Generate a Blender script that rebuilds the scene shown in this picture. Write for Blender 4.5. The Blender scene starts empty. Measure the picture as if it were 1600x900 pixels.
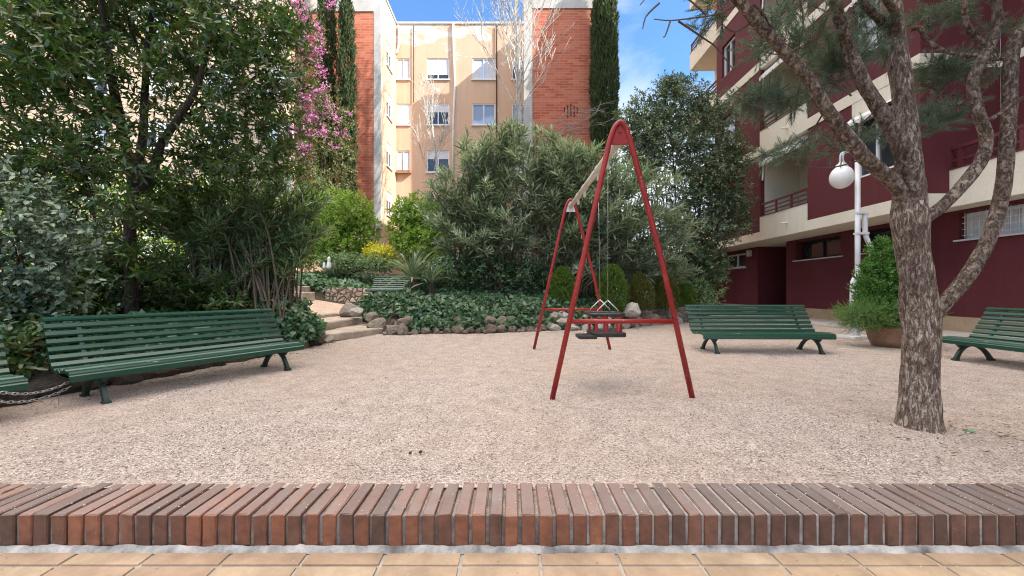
import bpy, bmesh, math, random
import numpy as np
from mathutils import Vector, Matrix, noise as mnoise

R = math.radians
sc = bpy.context.scene
col = sc.collection
F = 600.0; HY = 455.5; CX = 800.0          # focal length and horizon of the photograph (pixels of 1600x900); eye 1.0 above the gravel

# ------------------------------------------------------------------ camera
cd = bpy.data.cameras.new('camera'); cam = bpy.data.objects.new('camera', cd); col.objects.link(cam)
cd.sensor_width = 36.0; cd.lens = 36.0 * F / 1600.0
cam.location = (0, 0, 1.0); cam.rotation_euler = (R(90), 0, 0)
cd.shift_y = (HY - 450.0) / 1600.0
cd.clip_start = 0.05; cd.clip_end = 2000
sc.camera = cam

# ------------------------------------------------------------------ sky + sun
SUN_EL, SUN_AZ = R(38), R(112)             # azimuth clockwise from +Y
SKY_STRENGTH = 0.15
EXPOSURE = 1.78
w = bpy.data.worlds.new('World'); sc.world = w; w.use_nodes = True
nt = w.node_tree; nt.nodes.clear()
def wn(t, **k):
    n = nt.nodes.new(t)
    for a, b in k.items(): setattr(n, a, b)
    return n
sky = wn('ShaderNodeTexSky', sky_type='NISHITA', sun_disc=False, sun_elevation=SUN_EL, sun_rotation=SUN_AZ, air_density=1.0, dust_density=0.6, ozone_density=1.5)
tc = wn('ShaderNodeTexCoord')
mp = wn('ShaderNodeMapping'); mp.inputs['Scale'].default_value = (1.0, 1.0, 2.4); mp.inputs['Location'].default_value = (0.35, 0.1, 0.55)
nz = wn('ShaderNodeTexNoise'); nz.inputs['Scale'].default_value = 2.3; nz.inputs['Detail'].default_value = 8; nz.inputs['Roughness'].default_value = 0.52; nz.inputs['Distortion'].default_value = 0.3
sxyz = wn('ShaderNodeSeparateXYZ'); mrz = wn('ShaderNodeMapRange', interpolation_type='SMOOTHSTEP')       # clouds: thin veil low down, bright unseen deck overhead added to lift the shade
mrz.inputs[1].default_value = 0.62; mrz.inputs[2].default_value = 0.82; mrz.inputs[3].default_value = 0.0; mrz.inputs[4].default_value = 1.0
mrl = wn('ShaderNodeMapRange'); mrl.inputs[1].default_value = 0.05; mrl.inputs[2].default_value = 0.55; mrl.inputs[3].default_value = 0.30; mrl.inputs[4].default_value = -0.04
ad1 = wn('ShaderNodeMath', operation='ADD'); ad2 = wn('ShaderNodeMath', operation='MULTIPLY_ADD'); ad2.inputs[1].default_value = 0.25
rp = wn('ShaderNodeValToRGB'); rp.color_ramp.elements[0].position = 0.45; rp.color_ramp.elements[1].position = 0.70
cc_ = wn('ShaderNodeMix', data_type='RGBA'); cc_.inputs[6].default_value = (2.1, 2.3, 2.4, 1); cc_.inputs[7].default_value = (11.1, 10.1, 9.1, 1)
mx = wn('ShaderNodeMix', data_type='RGBA'); dim = wn('ShaderNodeMix', data_type='RGBA', blend_type='MULTIPLY'); dim.inputs[0].default_value = 1.0; dim.inputs[7].default_value = (0.40, 0.57, 0.72, 1)
bg = wn('ShaderNodeBackground'); out = wn('ShaderNodeOutputWorld'); L_ = nt.links.new
L_(tc.outputs['Generated'], mp.inputs['Vector']); L_(mp.outputs[0], nz.inputs['Vector']); L_(tc.outputs['Generated'], sxyz.inputs[0])
L_(sxyz.outputs[2], mrz.inputs[0]); L_(sxyz.outputs[2], mrl.inputs[0]); L_(nz.outputs['Fac'], ad1.inputs[0]); L_(mrl.outputs[0], ad1.inputs[1])
L_(mrz.outputs[0], ad2.inputs[0]); L_(ad1.outputs[0], ad2.inputs[2]); L_(ad2.outputs[0], rp.inputs[0])
L_(mrz.outputs[0], cc_.inputs[0]); L_(rp.outputs['Color'], mx.inputs[0]); L_(sky.outputs[0], dim.inputs[6]); L_(dim.outputs[2], mx.inputs[6]); L_(cc_.outputs[2], mx.inputs[7])
L_(mx.outputs[2], bg.inputs['Color']); bg.inputs['Strength'].default_value = SKY_STRENGTH
L_(bg.outputs[0], out.inputs['Surface'])
sd = bpy.data.lights.new('sun', 'SUN'); sd.energy = 3.2; sd.angle = R(0.5); sd.color = (1.0, 0.93, 0.82)
so = bpy.data.objects.new('sun', sd); col.objects.link(so)
sdir = Vector((math.sin(SUN_AZ) * math.cos(SUN_EL), math.cos(SUN_AZ) * math.cos(SUN_EL), math.sin(SUN_EL)))
so.rotation_euler = (-sdir).to_track_quat('-Z', 'Y').to_euler(); so.location = sdir * 60
vs = sc.view_settings
vs.view_transform = 'Standard'; vs.look = 'None'; vs.gamma = 1.0; vs.use_curve_mapping = False; vs.exposure = EXPOSURE
sc.cycles.max_bounces = 6; sc.cycles.diffuse_bounces = 3; sc.cycles.glossy_bounces = 2; sc.cycles.transparent_max_bounces = 4
sc.cycles.use_denoising = True; sc.cycles.filter_width = 1.1
try: sc.cycles.denoiser = 'OPENIMAGEDENOISE'; sc.cycles.denoising_prefilter = 'NONE'; sc.cycles.denoising_input_passes = 'RGB_ALBEDO_NORMAL'
except Exception: pass

# ------------------------------------------------------------------ helpers
def P(px, py, Y): return Vector(((px - CX) / F * Y, Y, 1.0 + (HY - py) / F * Y))
def G(px, py, z=0.0):
    Y = (1.0 - z) * F / (py - HY); return Vector(((px - CX) / F * Y, Y, z))
def sm(x, a=0.0, b=1.0):
    t = np.clip((np.asarray(x, float) - a) / (b - a), 0, 1); return t * t * (3 - 2 * t)

def tag(o, label=None, cat=None, group=None, kind=None):
    if label: o['label'] = label
    if cat: o['category'] = cat
    if group: o['group'] = group
    if kind: o['kind'] = kind
    return o
def thing(name, loc, label, cat, group=None):
    o = bpy.data.objects.new(name, None); col.objects.link(o); o.location = loc; o.empty_display_size = 0.1
    return tag(o, label, cat, group)
def world_loc(o):
    v = Vector((0, 0, 0))
    while o: v += o.location; o = o.parent
    return v
def link(name, me, parent=None, mats=()):
    o = bpy.data.objects.new(name, me); col.objects.link(o)
    for m in mats: me.materials.append(m)
    if parent is not None:
        o.parent = parent
        if parent.type == 'EMPTY': o.matrix_parent_inverse = Matrix.Translation(-parent.location)
    return o
def copy_tree(o, parent=None):
    c = o.copy(); col.objects.link(c)
    if parent is not None:
        c.parent = parent; c.matrix_parent_inverse = o.matrix_parent_inverse.copy()
    for ch in list(o.children): copy_tree(ch, c)
    return c

class MB:
    def __init__(s): s.v = []; s.f = []; s.m = []
    def add(s, vs, fs, mi=0):
        b = len(s.v); s.v += [tuple(x) for x in vs]; s.f += [tuple(i + b for i in f) for f in fs]; s.m += [mi] * len(fs); return s
    def box(s, x0, x1, y0, y1, z0, z1, mi=0):
        if x0 > x1: x0, x1 = x1, x0
        if y0 > y1: y0, y1 = y1, y0
        if z0 > z1: z0, z1 = z1, z0
        return s.add([(x0,y0,z0),(x1,y0,z0),(x1,y1,z0),(x0,y1,z0),(x0,y0,z1),(x1,y0,z1),(x1,y1,z1),(x0,y1,z1)],
              [(0,3,2,1),(4,5,6,7),(0,1,5,4),(1,2,6,5),(2,3,7,6),(3,0,4,7)], mi)
    def prism(s, poly, d, mi=0):               # poly: 3-D points, extruded by vector d
        n = len(poly); a = [Vector(p) for p in poly]; b = [p + Vector(d) for p in a]
        fs = [tuple(range(n)), tuple(range(2 * n - 1, n - 1, -1))] + [(i, i + n, (i + 1) % n + n, (i + 1) % n) for i in range(n)]
        return s.add(a + b, fs, mi)
    def tube(s, pts, rad, n=8, mi=0, jit=0.0, flat=None, rng=random, cap=True):
        pts = [Vector(p) for p in pts]; m = len(pts)
        if not hasattr(rad, '__len__'): rad = [rad] * m
        vs = []; prev = None
        for i, p in enumerate(pts):
            t = (pts[min(i + 1, m - 1)] - pts[max(i - 1, 0)]).normalized()
            if prev is None:
                u = t.orthogonal().normalized() if abs(t.z) < 0.9 else Vector((1, 0, 0)); u = (u - t * u.dot(t)).normalized()
            else: u = (prev - t * prev.dot(t)).normalized()
            prev = u; v = t.cross(u)
            for k in range(n):
                a = 2 * math.pi * k / n; r = rad[i] * (1 + (rng.uniform(-jit, jit) if jit else 0))
                vs.append(p + (u * math.cos(a) + v * math.sin(a)) * r)
        fs = [(i * n + k, i * n + (k + 1) % n, (i + 1) * n + (k + 1) % n, (i + 1) * n + k) for i in range(m - 1) for k in range(n)]
        if cap: fs += [tuple(range(n - 1, -1, -1)), tuple(range((m - 1) * n, m * n))]
        return s.add(vs, fs, mi)
    def lathe(s, prof, c, n=24, mi=0):         # prof: (r, z)
        vs = []; m = len(prof)
        for r, z in prof:
            for k in range(n):
                a = 2 * math.pi * k / n; vs.append((c[0] + r * math.cos(a), c[1] + r * math.sin(a), c[2] + z))
        fs = [(i * n + k, i * n + (k + 1) % n, (i + 1) * n + (k + 1) % n, (i + 1) * n + k) for i in range(m - 1) for k in range(n)]
        fs += [tuple(range(n - 1, -1, -1)), tuple(range((m - 1) * n, m * n))]
        return s.add(vs, fs, mi)
    def build(s, name, mats, parent=None, smooth=False, bevel=0.0):
        me = bpy.data.meshes.new(name); me.from_pydata(s.v, [], s.f)
        if not isinstance(mats, (list, tuple)): mats = [mats]
        for m in mats: me.materials.append(m)
        if len(mats) > 1: me.polygons.foreach_set('material_index', s.m)
        if smooth: me.polygons.foreach_set('use_smooth', [True] * len(s.f))
        me.update()
        o = link(name, me, parent)
        if bevel:
            b = o.modifiers.new('bevel', 'BEVEL'); b.width = bevel; b.segments = 2; b.limit_method = 'ANGLE'; b.angle_limit = R(40)
        return o

def spline(pts, per=6):
    pts = [Vector(p) for p in pts]; o = []
    for i in range(len(pts) - 1):
        p0 = pts[max(i - 1, 0)]; p1 = pts[i]; p2 = pts[i + 1]; p3 = pts[min(i + 2, len(pts) - 1)]
        for k in range(per):
            t = k / per
            o.append(0.5 * ((2 * p1) + (p2 - p0) * t + (2 * p0 - 5 * p1 + 4 * p2 - p3) * t * t + (3 * p1 - p0 - 3 * p2 + p3) * t ** 3))
    o.append(pts[-1]); return o
def lerpr(r, n): return list(np.interp(np.linspace(0, 1, n), np.linspace(0, 1, len(r)), r))

# ------------------------------------------------------------------ materials
def base_mat(name):
    m = bpy.data.materials.new(name); m.use_nodes = True; n = m.node_tree
    return m, n, n.nodes['Principled BSDF']
def node(n, t, **k):
    x = n.nodes.new(t)
    for a, b in k.items(): setattr(x, a, b)
    return x
def ramp(n, stops, src=None, interp='LINEAR'):
    r = node(n, 'ShaderNodeValToRGB'); r.color_ramp.interpolation = interp
    e = r.color_ramp.elements
    while len(e) < len(stops): e.new(0.5)
    for i, (p, c) in enumerate(stops): e[i].position = p; e[i].color = (*c, 1) if len(c) == 3 else c
    if src is not None: n.links.new(src, r.inputs[0])
    return r
def objco(n, scale=(1, 1, 1)):
    t = node(n, 'ShaderNodeTexCoord'); mpn = node(n, 'ShaderNodeMapping'); mpn.inputs['Scale'].default_value = scale
    n.links.new(t.outputs['Object'], mpn.inputs['Vector']); return mpn.outputs[0]
def noise(n, vec, scale, detail=5, rough=0.55, dist=0.0):
    x = node(n, 'ShaderNodeTexNoise'); x.inputs['Scale'].default_value = scale; x.inputs['Detail'].default_value = detail
    x.inputs['Roughness'].default_value = rough; x.inputs['Distortion'].default_value = dist
    n.links.new(vec, x.inputs['Vector']); return x.outputs['Fac']
def mixc(n, fac, a, b, mode='MIX'):
    x = node(n, 'ShaderNodeMix', data_type='RGBA', blend_type=mode)
    for sock, v in ((x.inputs[0], fac), (x.inputs[6], a), (x.inputs[7], b)):
        if hasattr(v, 'is_output'): n.links.new(v, sock)
        elif isinstance(v, (int, float)): sock.default_value = v
        else: sock.default_value = (*v, 1)
    return x.outputs[2]
def bump(n, b, h, strength, dist=0.01):
    x = node(n, 'ShaderNodeBump'); x.inputs['Strength'].default_value = strength; x.inputs['Distance'].default_value = dist
    n.links.new(h, x.inputs['Height']); n.links.new(x.outputs[0], b.inputs['Normal']); return x
def nmat(name, c1, c2, scale=6.0, rough=0.6, bstr=0.2, bscale=40.0, bdist=0.005, metal=0.0, stretch=(1, 1, 1), fine=0.25):
    m, n, b = base_mat(name); v = objco(n, stretch)
    f = noise(n, v, scale, 6, 0.6)
    r = ramp(n, [(0.32, c1), (0.68, c2)], f)
    c = r.outputs[0]
    if fine:
        f2 = noise(n, v, bscale, 4, 0.6)
        c = mixc(n, fine, c, ramp(n, [(0.3, (0.3, 0.3, 0.3)), (0.7, (1.0, 1.0, 1.0))], f2).outputs[0], 'MULTIPLY')
    n.links.new(c, b.inputs['Base Color']); b.inputs['Roughness'].default_value = rough; b.inputs['Metallic'].default_value = metal
    if bstr: bump(n, b, noise(n, v, bscale, 5, 0.6), bstr, bdist)
    return m
def leafmat(name, cols, rough=0.42, transl=0.25, tcol=None, spec=0.5):
    m, n, b = base_mat(name)
    g = node(n, 'ShaderNodeNewGeometry')
    st = [(i / max(1, len(cols) - 1), c) for i, c in enumerate(cols)]
    r = ramp(n, st, g.outputs['Random Per Island'])
    lf = noise(n, objco(n), 1.6, 3)                      # young and old growth
    c = mixc(n, ramp(n, [(0.35, (0, 0, 0)), (0.7, (0.45, 0.45, 0.45))], lf).outputs[0], r.outputs[0], cols[-1])
    n.links.new(c, b.inputs['Base Color']); b.inputs['Roughness'].default_value = rough; b.inputs['Specular IOR Level'].default_value = spec
    t = node(n, 'ShaderNodeBsdfTranslucent'); tm = mixc(n, 1.0, c, tcol or (1.3, 1.5, 0.6), 'MULTIPLY'); n.links.new(tm, t.inputs[0])
    ms = node(n, 'ShaderNodeMixShader'); ms.inputs[0].default_value = transl
    n.links.new(b.outputs[0], ms.inputs[1]); n.links.new(t.outputs[0], ms.inputs[2])
    n.links.new(ms.outputs[0], n.nodes['Material Output'].inputs['Surface'])
    return m

# gravel
def gravel_mat(name, tint):
    m, n, b = base_mat(name); v = objco(n)
    vo = node(n, 'ShaderNodeTexVoronoi'); vo.inputs['Scale'].default_value = 108; vo.inputs['Randomness'].default_value = 1.0; n.links.new(v, vo.inputs['Vector'])
    vo2 = node(n, 'ShaderNodeTexVoronoi', feature='DISTANCE_TO_EDGE'); vo2.inputs['Scale'].default_value = 108; n.links.new(v, vo2.inputs['Vector'])
    sep = node(n, 'ShaderNodeSeparateColor'); n.links.new(vo.outputs['Color'], sep.inputs[0])
    stops = [(0.0, (0.13, 0.10, 0.085)), (0.13, (0.33, 0.26, 0.22)), (0.4, (0.485, 0.385, 0.33)), (0.8, (0.575, 0.475, 0.415)), (1.0, (0.72, 0.65, 0.59))]
    c = ramp(n, stops, sep.outputs[0]).outputs[0]
    big = noise(n, v, 0.55, 5, 0.6)
    c = mixc(n, ramp(n, [(0.38, (0, 0, 0)), (0.66, (0.55, 0.55, 0.55))], big).outputs[0], c, (0.52, 0.385, 0.30))
    med = noise(n, v, 5.0, 5, 0.65)
    c = mixc(n, 0.55, c, ramp(n, [(0.3, (0.62, 0.6, 0.58)), (0.6, (1.05, 1.05, 1.05))], med).outputs[0], 'MULTIPLY')
    c = mixc(n, 1.0, c, tint, 'MULTIPLY')
    n.links.new(c, b.inputs['Base Color']); b.inputs['Roughness'].default_value = 0.85; b.inputs['Specular IOR Level'].default_value = 0.25
    hm = node(n, 'ShaderNodeMath', operation='MINIMUM'); n.links.new(vo2.outputs['Distance'], hm.inputs[0]); hm.inputs[1].default_value = 0.25
    ad = node(n, 'ShaderNodeMath', operation='MULTIPLY_ADD'); n.links.new(sep.outputs[1], ad.inputs[0]); ad.inputs[1].default_value = 0.25; n.links.new(hm.outputs[0], ad.inputs[2])
    bump(n, b, ad.outputs[0], 0.9, 0.013)
    return m
M = {}
M['gravel'] = gravel_mat('gravel', (0.935, 0.965, 0.99))
M['path'] = gravel_mat('path gravel', (1.12, 1.05, 0.96))
m, n, b = base_mat('pebbles'); g = node(n, 'ShaderNodeNewGeometry')
n.links.new(ramp(n, [(0, (0.2, 0.15, 0.12)), (0.2, (0.42, 0.32, 0.26)), (0.6, (0.58, 0.47, 0.40)), (1, (0.78, 0.72, 0.66))], g.outputs['Random Per Island']).outputs[0], b.inputs['Base Color']); b.inputs['Roughness'].default_value = 0.8
M['pebble'] = m
M['soil'] = nmat('soil', (0.045, 0.032, 0.022), (0.10, 0.075, 0.05), 3, 0.95, 0.8, 30, 0.02)
# kerb bricks
m, n, b = base_mat('kerb brick'); v = objco(n); g = node(n, 'ShaderNodeNewGeometry')
c = ramp(n, [(0.0, (0.11, 0.060, 0.043)), (0.3, (0.165, 0.073, 0.045)), (0.6, (0.22, 0.088, 0.050)), (0.85, (0.29, 0.115, 0.062)), (1.0, (0.135, 0.072, 0.050))], g.outputs['Random Per Island']).outputs[0]
kx = node(n, 'ShaderNodeSeparateXYZ'); n.links.new(v, kx.inputs[0])
kr = node(n, 'ShaderNodeMapRange', interpolation_type='SMOOTHSTEP'); n.links.new(kx.outputs[0], kr.inputs[0]); kr.inputs[1].default_value = 0.15; kr.inputs[2].default_value = 1.1; kr.inputs[3].default_value = 0.0; kr.inputs[4].default_value = 0.8
c = mixc(n, kr.outputs[0], c, mixc(n, g.outputs['Random Per Island'], (0.098, 0.055, 0.041), (0.145, 0.078, 0.056)))      # the right half was laid in a darker batch
st = noise(n, v, 14, 6, 0.65)
c = mixc(n, 0.8, c, ramp(n, [(0.3, (0.45, 0.42, 0.40)), (0.68, (1.2, 1.15, 1.1))], st).outputs[0], 'MULTIPLY')
c = mixc(n, ramp(n, [(0.66, (0, 0, 0)), (0.72, (0.6, 0.6, 0.6))], noise(n, v, 42, 6, 0.7)).outputs[0], c, (0.36, 0.31, 0.28))
sx = node(n, 'ShaderNodeSeparateXYZ'); n.links.new(g.outputs['True Normal'], sx.inputs[0])       # upper faces greyed by dust and by sky reflection put into the colour
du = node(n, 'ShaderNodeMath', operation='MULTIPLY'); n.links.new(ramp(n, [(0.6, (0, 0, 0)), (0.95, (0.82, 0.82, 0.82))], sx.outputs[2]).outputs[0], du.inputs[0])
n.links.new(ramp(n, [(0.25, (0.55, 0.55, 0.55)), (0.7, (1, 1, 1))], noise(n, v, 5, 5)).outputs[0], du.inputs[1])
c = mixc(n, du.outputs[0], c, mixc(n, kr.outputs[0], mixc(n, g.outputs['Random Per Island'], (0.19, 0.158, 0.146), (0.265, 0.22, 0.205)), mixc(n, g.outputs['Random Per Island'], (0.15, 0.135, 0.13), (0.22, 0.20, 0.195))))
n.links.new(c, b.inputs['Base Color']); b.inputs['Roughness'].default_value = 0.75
bump(n, b, noise(n, v, 90, 6, 0.7), 0.5, 0.004)
c_out = c
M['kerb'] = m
M['grout'] = nmat('tile grout', (0.30, 0.265, 0.225), (0.42, 0.38, 0.33), 16, 0.95, 0.3, 90, 0.004)
M['mortar'] = nmat('mortar', (0.14, 0.125, 0.115), (0.34, 0.31, 0.285), 16, 0.95, 0.9, 90, 0.01)
M['mortar_pale'] = nmat('pale mortar', (0.22, 0.20, 0.185), (0.44, 0.41, 0.38), 16, 0.95, 0.9, 90, 0.008)
M['haunch'] = nmat('cement haunch', (0.13, 0.125, 0.12), (0.52, 0.50, 0.47), 9, 0.9, 0.7, 40, 0.012)
m, n, b = base_mat('floor tile'); v = objco(n); g = node(n, 'ShaderNodeNewGeometry')
c = ramp(n, [(0, (0.37, 0.265, 0.185)), (0.35, (0.42, 0.32, 0.215)), (0.65, (0.395, 0.29, 0.20)), (1, (0.47, 0.375, 0.26))], g.outputs['Random Per Island']).outputs[0]
c = mixc(n, 0.8, c, ramp(n, [(0.3, (0.55, 0.5, 0.46)), (0.65, (1.1, 1.07, 1.04))], noise(n, v, 6, 7, 0.68)).outputs[0], 'MULTIPLY')
n.links.new(c, b.inputs['Base Color']); b.inputs['Roughness'].default_value = 0.6; bump(n, b, noise(n, v, 60, 5), 0.2, 0.004)
M['tile'] = m
# painted and metal things
def painted(name, c, wear, rough=0.38, amount=0.66, scale=9.0, stretch=(1, 1, 1)):
    m, n, b = base_mat(name); v = objco(n, stretch)
    f = noise(n, v, scale, 8, 0.7, 0.3)
    cc = mixc(n, ramp(n, [(amount, (0, 0, 0)), (amount + 0.03, (1, 1, 1))], f).outputs[0], c, wear)
    cc = mixc(n, 0.35, cc, ramp(n, [(0.3, (0.6, 0.6, 0.6)), (0.7, (1.1, 1.1, 1.1))], noise(n, v, 3.0, 5)).outputs[0], 'MULTIPLY')
    n.links.new(cc, b.inputs['Base Color']); b.inputs['Roughness'].default_value = rough; b.inputs['Specular IOR Level'].default_value = 0.65
    bump(n, b, noise(n, v, 55, 5, 0.6), 0.12, 0.003)
    return m
M['bench'] = painted('green bench paint', (0.008, 0.058, 0.036), (0.45, 0.42, 0.35), 0.30, 0.675, 9.0, (.45, 1, 1))
M['bench_edge'] = painted('worn green bench paint', (0.008, 0.058, 0.036), (0.5, 0.48, 0.4), 0.30, 0.64, 12.0, (.45, 1, 1))
M['iron'] = painted('green cast iron', (0.008, 0.026, 0.020), (0.10, 0.07, 0.05), 0.5, 0.70, 12)
m, n, b = base_mat('red swing paint'); v = objco(n)
c = mixc(n, ramp(n, [(0.35, (0, 0, 0)), (0.7, (1, 1, 1))], noise(n, v, 3.5, 6, 0.65)).outputs[0], (0.25, 0.010, 0.010), (0.36, 0.022, 0.018))
c = mixc(n, ramp(n, [(0.60, (0, 0, 0)), (0.72, (0.3, 0.3, 0.3))], noise(n, v, 11, 6, 0.65)).outputs[0], c, (0.50, 0.16, 0.13))
ch = noise(n, v, 34, 6, 0.6, 0.4)
c = mixc(n, ramp(n, [(0.665, (0, 0, 0)), (0.68, (1, 1, 1))], ch).outputs[0], c, (0.52, 0.33, 0.27))
c = mixc(n, ramp(n, [(0.70, (0, 0, 0)), (0.715, (1, 1, 1))], ch).outputs[0], c, (0.09, 0.045, 0.03))
n.links.new(c, b.inputs['Base Color']); n.links.new(ramp(n, [(0.3, (0.3, 0.3, 0.3)), (0.7, (0.6, 0.6, 0.6))], noise(n, v, 8, 5)).outputs[0], b.inputs['Roughness'])
bump(n, b, ch, 0.2, 0.003); M['red'] = m
M['white_paint'] = painted('white enamel', (0.74, 0.75, 0.76), (0.45, 0.42, 0.38), 0.35, 0.72, 10)
M['cream_pipe'] = painted('cream bar paint', (0.62, 0.58, 0.48), (0.35, 0.25, 0.18), 0.5, 0.68, 12)
M['rubber'] = nmat('black rubber', (0.012, 0.012, 0.013), (0.03, 0.03, 0.03), 20, 0.45, 0.1, 60)
M['chain'] = nmat('galvanised chain', (0.42, 0.43, 0.44), (0.62, 0.63, 0.64), 30, 0.35, 0.1, 60, metal=0.8)
M['globe'] = nmat('opal globe', (0.76, 0.76, 0.74), (0.82, 0.82, 0.80), 3, 0.22, 0.0, fine=0)
M['terracotta'] = nmat('terracotta', (0.26, 0.13, 0.075), (0.42, 0.24, 0.15), 6, 0.85, 0.4, 60)
# stone
def rockmat(name, a, b2, c3):
    m, n, b = base_mat(name); v = objco(n)
    oi = node(n, 'ShaderNodeObjectInfo')
    c = ramp(n, [(0, a), (0.55, b2), (1, c3)], oi.outputs['Random']).outputs[0]
    c = mixc(n, 0.75, c, ramp(n, [(0.28, (0.4, 0.37, 0.34)), (0.7, (1.2, 1.17, 1.13))], noise(n, v, 6, 8, 0.7)).outputs[0], 'MULTIPLY')
    n.links.new(c, b.inputs['Base Color']); b.inputs['Roughness'].default_value = 0.9; bump(n, b, noise(n, v, 14, 8, 0.7), 0.9, 0.05); return m
M['rock'] = rockmat('border rock', (0.20, 0.15, 0.115), (0.30, 0.245, 0.20), (0.38, 0.335, 0.285))
M['rock_pale'] = rockmat('pale border rock', (0.38, 0.31, 0.26), (0.50, 0.44, 0.39), (0.62, 0.59, 0.55))
M['step'] = nmat('sandstone step', (0.33, 0.265, 0.205), (0.53, 0.45, 0.37), 3.5, 0.9, 0.7, 25, 0.02)
m, n, b = base_mat('rubble wall'); v = objco(n)
vo = node(n, 'ShaderNodeTexVoronoi', feature='DISTANCE_TO_EDGE'); vo.inputs['Scale'].default_value = 5.0; n.links.new(v, vo.inputs['Vector'])
vc = node(n, 'ShaderNodeTexVoronoi'); vc.inputs['Scale'].default_value = 5.0; n.links.new(v, vc.inputs['Vector'])
sp = node(n, 'ShaderNodeSeparateColor'); n.links.new(vc.outputs['Color'], sp.inputs[0])
c = mixc(n, ramp(n, [(0.03, (0, 0, 0)), (0.09, (1, 1, 1))], vo.outputs['Distance']).outputs[0], (0.10, 0.08, 0.06), ramp(n, [(0, (0.36, 0.25, 0.17)), (1, (0.62, 0.52, 0.42))], sp.outputs[0]).outputs[0])
n.links.new(c, b.inputs['Base Color']); b.inputs['Roughness'].default_value = 0.9; bump(n, b, ramp(n, [(0, (0, 0, 0)), (0.2, (1, 1, 1))], vo.outputs['Distance']).outputs[0], 1.0, 0.06)
M['rubble'] = m
# buildings
def facade(name, c1, c2, streak, amt=0.5):
    m, n, b = base_mat(name); v = objco(n)
    c = ramp(n, [(0.32, c1), (0.68, c2)], noise(n, v, 0.45, 6, 0.62)).outputs[0]
    c = mixc(n, ramp(n, [(0.52, (0, 0, 0)), (0.74, (amt, amt, amt))], noise(n, objco(n, (1.6, 1.6, 0.10)), 2.4, 6, 0.7)).outputs[0], c, streak)    # rain streaks
    c = mixc(n, 0.35, c, ramp(n, [(0.3, (0.62, 0.62, 0.62)), (0.7, (1.12, 1.12, 1.12))], noise(n, v, 38, 5, 0.7)).outputs[0], 'MULTIPLY')
    n.links.new(c, b.inputs['Base Color']); b.inputs['Roughness'].default_value = 0.85; bump(n, b, noise(n, v, 30, 6, 0.7), 0.5, 0.015); return m
M['burgundy'] = facade('burgundy render', (0.085, 0.0095, 0.015), (0.108, 0.014, 0.020), (0.12, 0.03, 0.034))
M['burgundy_rail'] = painted('burgundy rail paint', (0.10, 0.012, 0.015), (0.2, 0.1, 0.08), 0.5, 0.75)
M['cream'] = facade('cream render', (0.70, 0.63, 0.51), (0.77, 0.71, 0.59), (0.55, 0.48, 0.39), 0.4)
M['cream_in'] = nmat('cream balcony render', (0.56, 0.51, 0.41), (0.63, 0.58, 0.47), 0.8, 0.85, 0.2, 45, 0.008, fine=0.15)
M['base_tile'] = nmat('tan wall base', (0.36, 0.26, 0.16), (0.46, 0.35, 0.23), 2, 0.7, 0.2, 30)
M['pavement'] = nmat('concrete pavement', (0.36, 0.33, 0.30), (0.48, 0.45, 0.41), 1.5, 0.9, 0.4, 40)
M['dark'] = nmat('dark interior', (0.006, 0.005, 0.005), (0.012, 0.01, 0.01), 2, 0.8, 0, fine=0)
M['pvc'] = nmat('white window frame', (0.70, 0.71, 0.72), (0.78, 0.79, 0.80), 4, 0.4, 0.05, 40, fine=0.1)
M['shutter'] = nmat('roller shutter', (0.56, 0.58, 0.62), (0.66, 0.68, 0.72), 2, 0.55, 0.05, 30, fine=0.1)
M['curtain'] = nmat('curtain', (0.55, 0.57, 0.60), (0.75, 0.77, 0.80), 7, 0.9, 0.2, 12, stretch=(4, 4, 0.2), fine=0.3)
M['awning'] = nmat('awning canvas', (0.66, 0.65, 0.62), (0.78, 0.77, 0.75), 3, 0.9, 0.1, 40, fine=0.1)
def glassmat(name, c, rough=0.06):
    m, n, b = base_mat(name); v = objco(n)
    n.links.new(ramp(n, [(0.4, c), (0.6, tuple(x * 1.8 + 0.01 for x in c))], noise(n, v, 0.7, 2)).outputs[0], b.inputs['Base Color'])
    b.inputs['Roughness'].default_value = rough; b.inputs['Specular IOR Level'].default_value = 0.9; return m
M['glass'] = glassmat('window glass', (0.02, 0.022, 0.026)); M['glass_blue'] = glassmat('curtained glass', (0.26, 0.32, 0.42))
m, n, b = base_mat('orange render'); v = objco(n)
c = ramp(n, [(0.3, (0.57, 0.375, 0.255)), (0.7, (0.62, 0.435, 0.315))], noise(n, v, 0.5, 6, 0.6)).outputs[0]
vs_ = objco(n, (1.1, 1.1, 0.05))
c = mixc(n, ramp(n, [(0.55, (0, 0, 0)), (0.75, (0.6, 0.6, 0.6))], noise(n, vs_, 2.6, 5, 0.7)).outputs[0], c, (0.64, 0.50, 0.38))
c = mixc(n, ramp(n, [(0.57, (0, 0, 0)), (0.72, (0.5, 0.5, 0.5))], noise(n, objco(n, (1.7, 1.7, 0.04)), 3.6, 4, 0.7)).outputs[0], c, (0.46, 0.31, 0.215))
sx = node(n, 'ShaderNodeSeparateXYZ'); n.links.new(v, sx.inputs[0])
mr = node(n, 'ShaderNodeMapRange'); n.links.new(sx.outputs[2], mr.inputs[0]); mr.inputs[1].default_value = 17.2; mr.inputs[2].default_value = 20.0; mr.inputs[3].default_value = -0.05; mr.inputs[4].default_value = 0.14
ad = node(n, 'ShaderNodeMath', operation='ADD'); n.links.new(noise(n, objco(n, (0.7, 1, 1.3)), 0.9, 8, 0.6, 0.5), ad.inputs[0]); n.links.new(mr.outputs[0], ad.inputs[1])
c = mixc(n, ramp(n, [(0.60, (0, 0, 0)), (0.625, (1, 1, 1))], ad.outputs[0]).outputs[0], c, (0.62, 0.58, 0.53))    # peeled paint below the parapet
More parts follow.
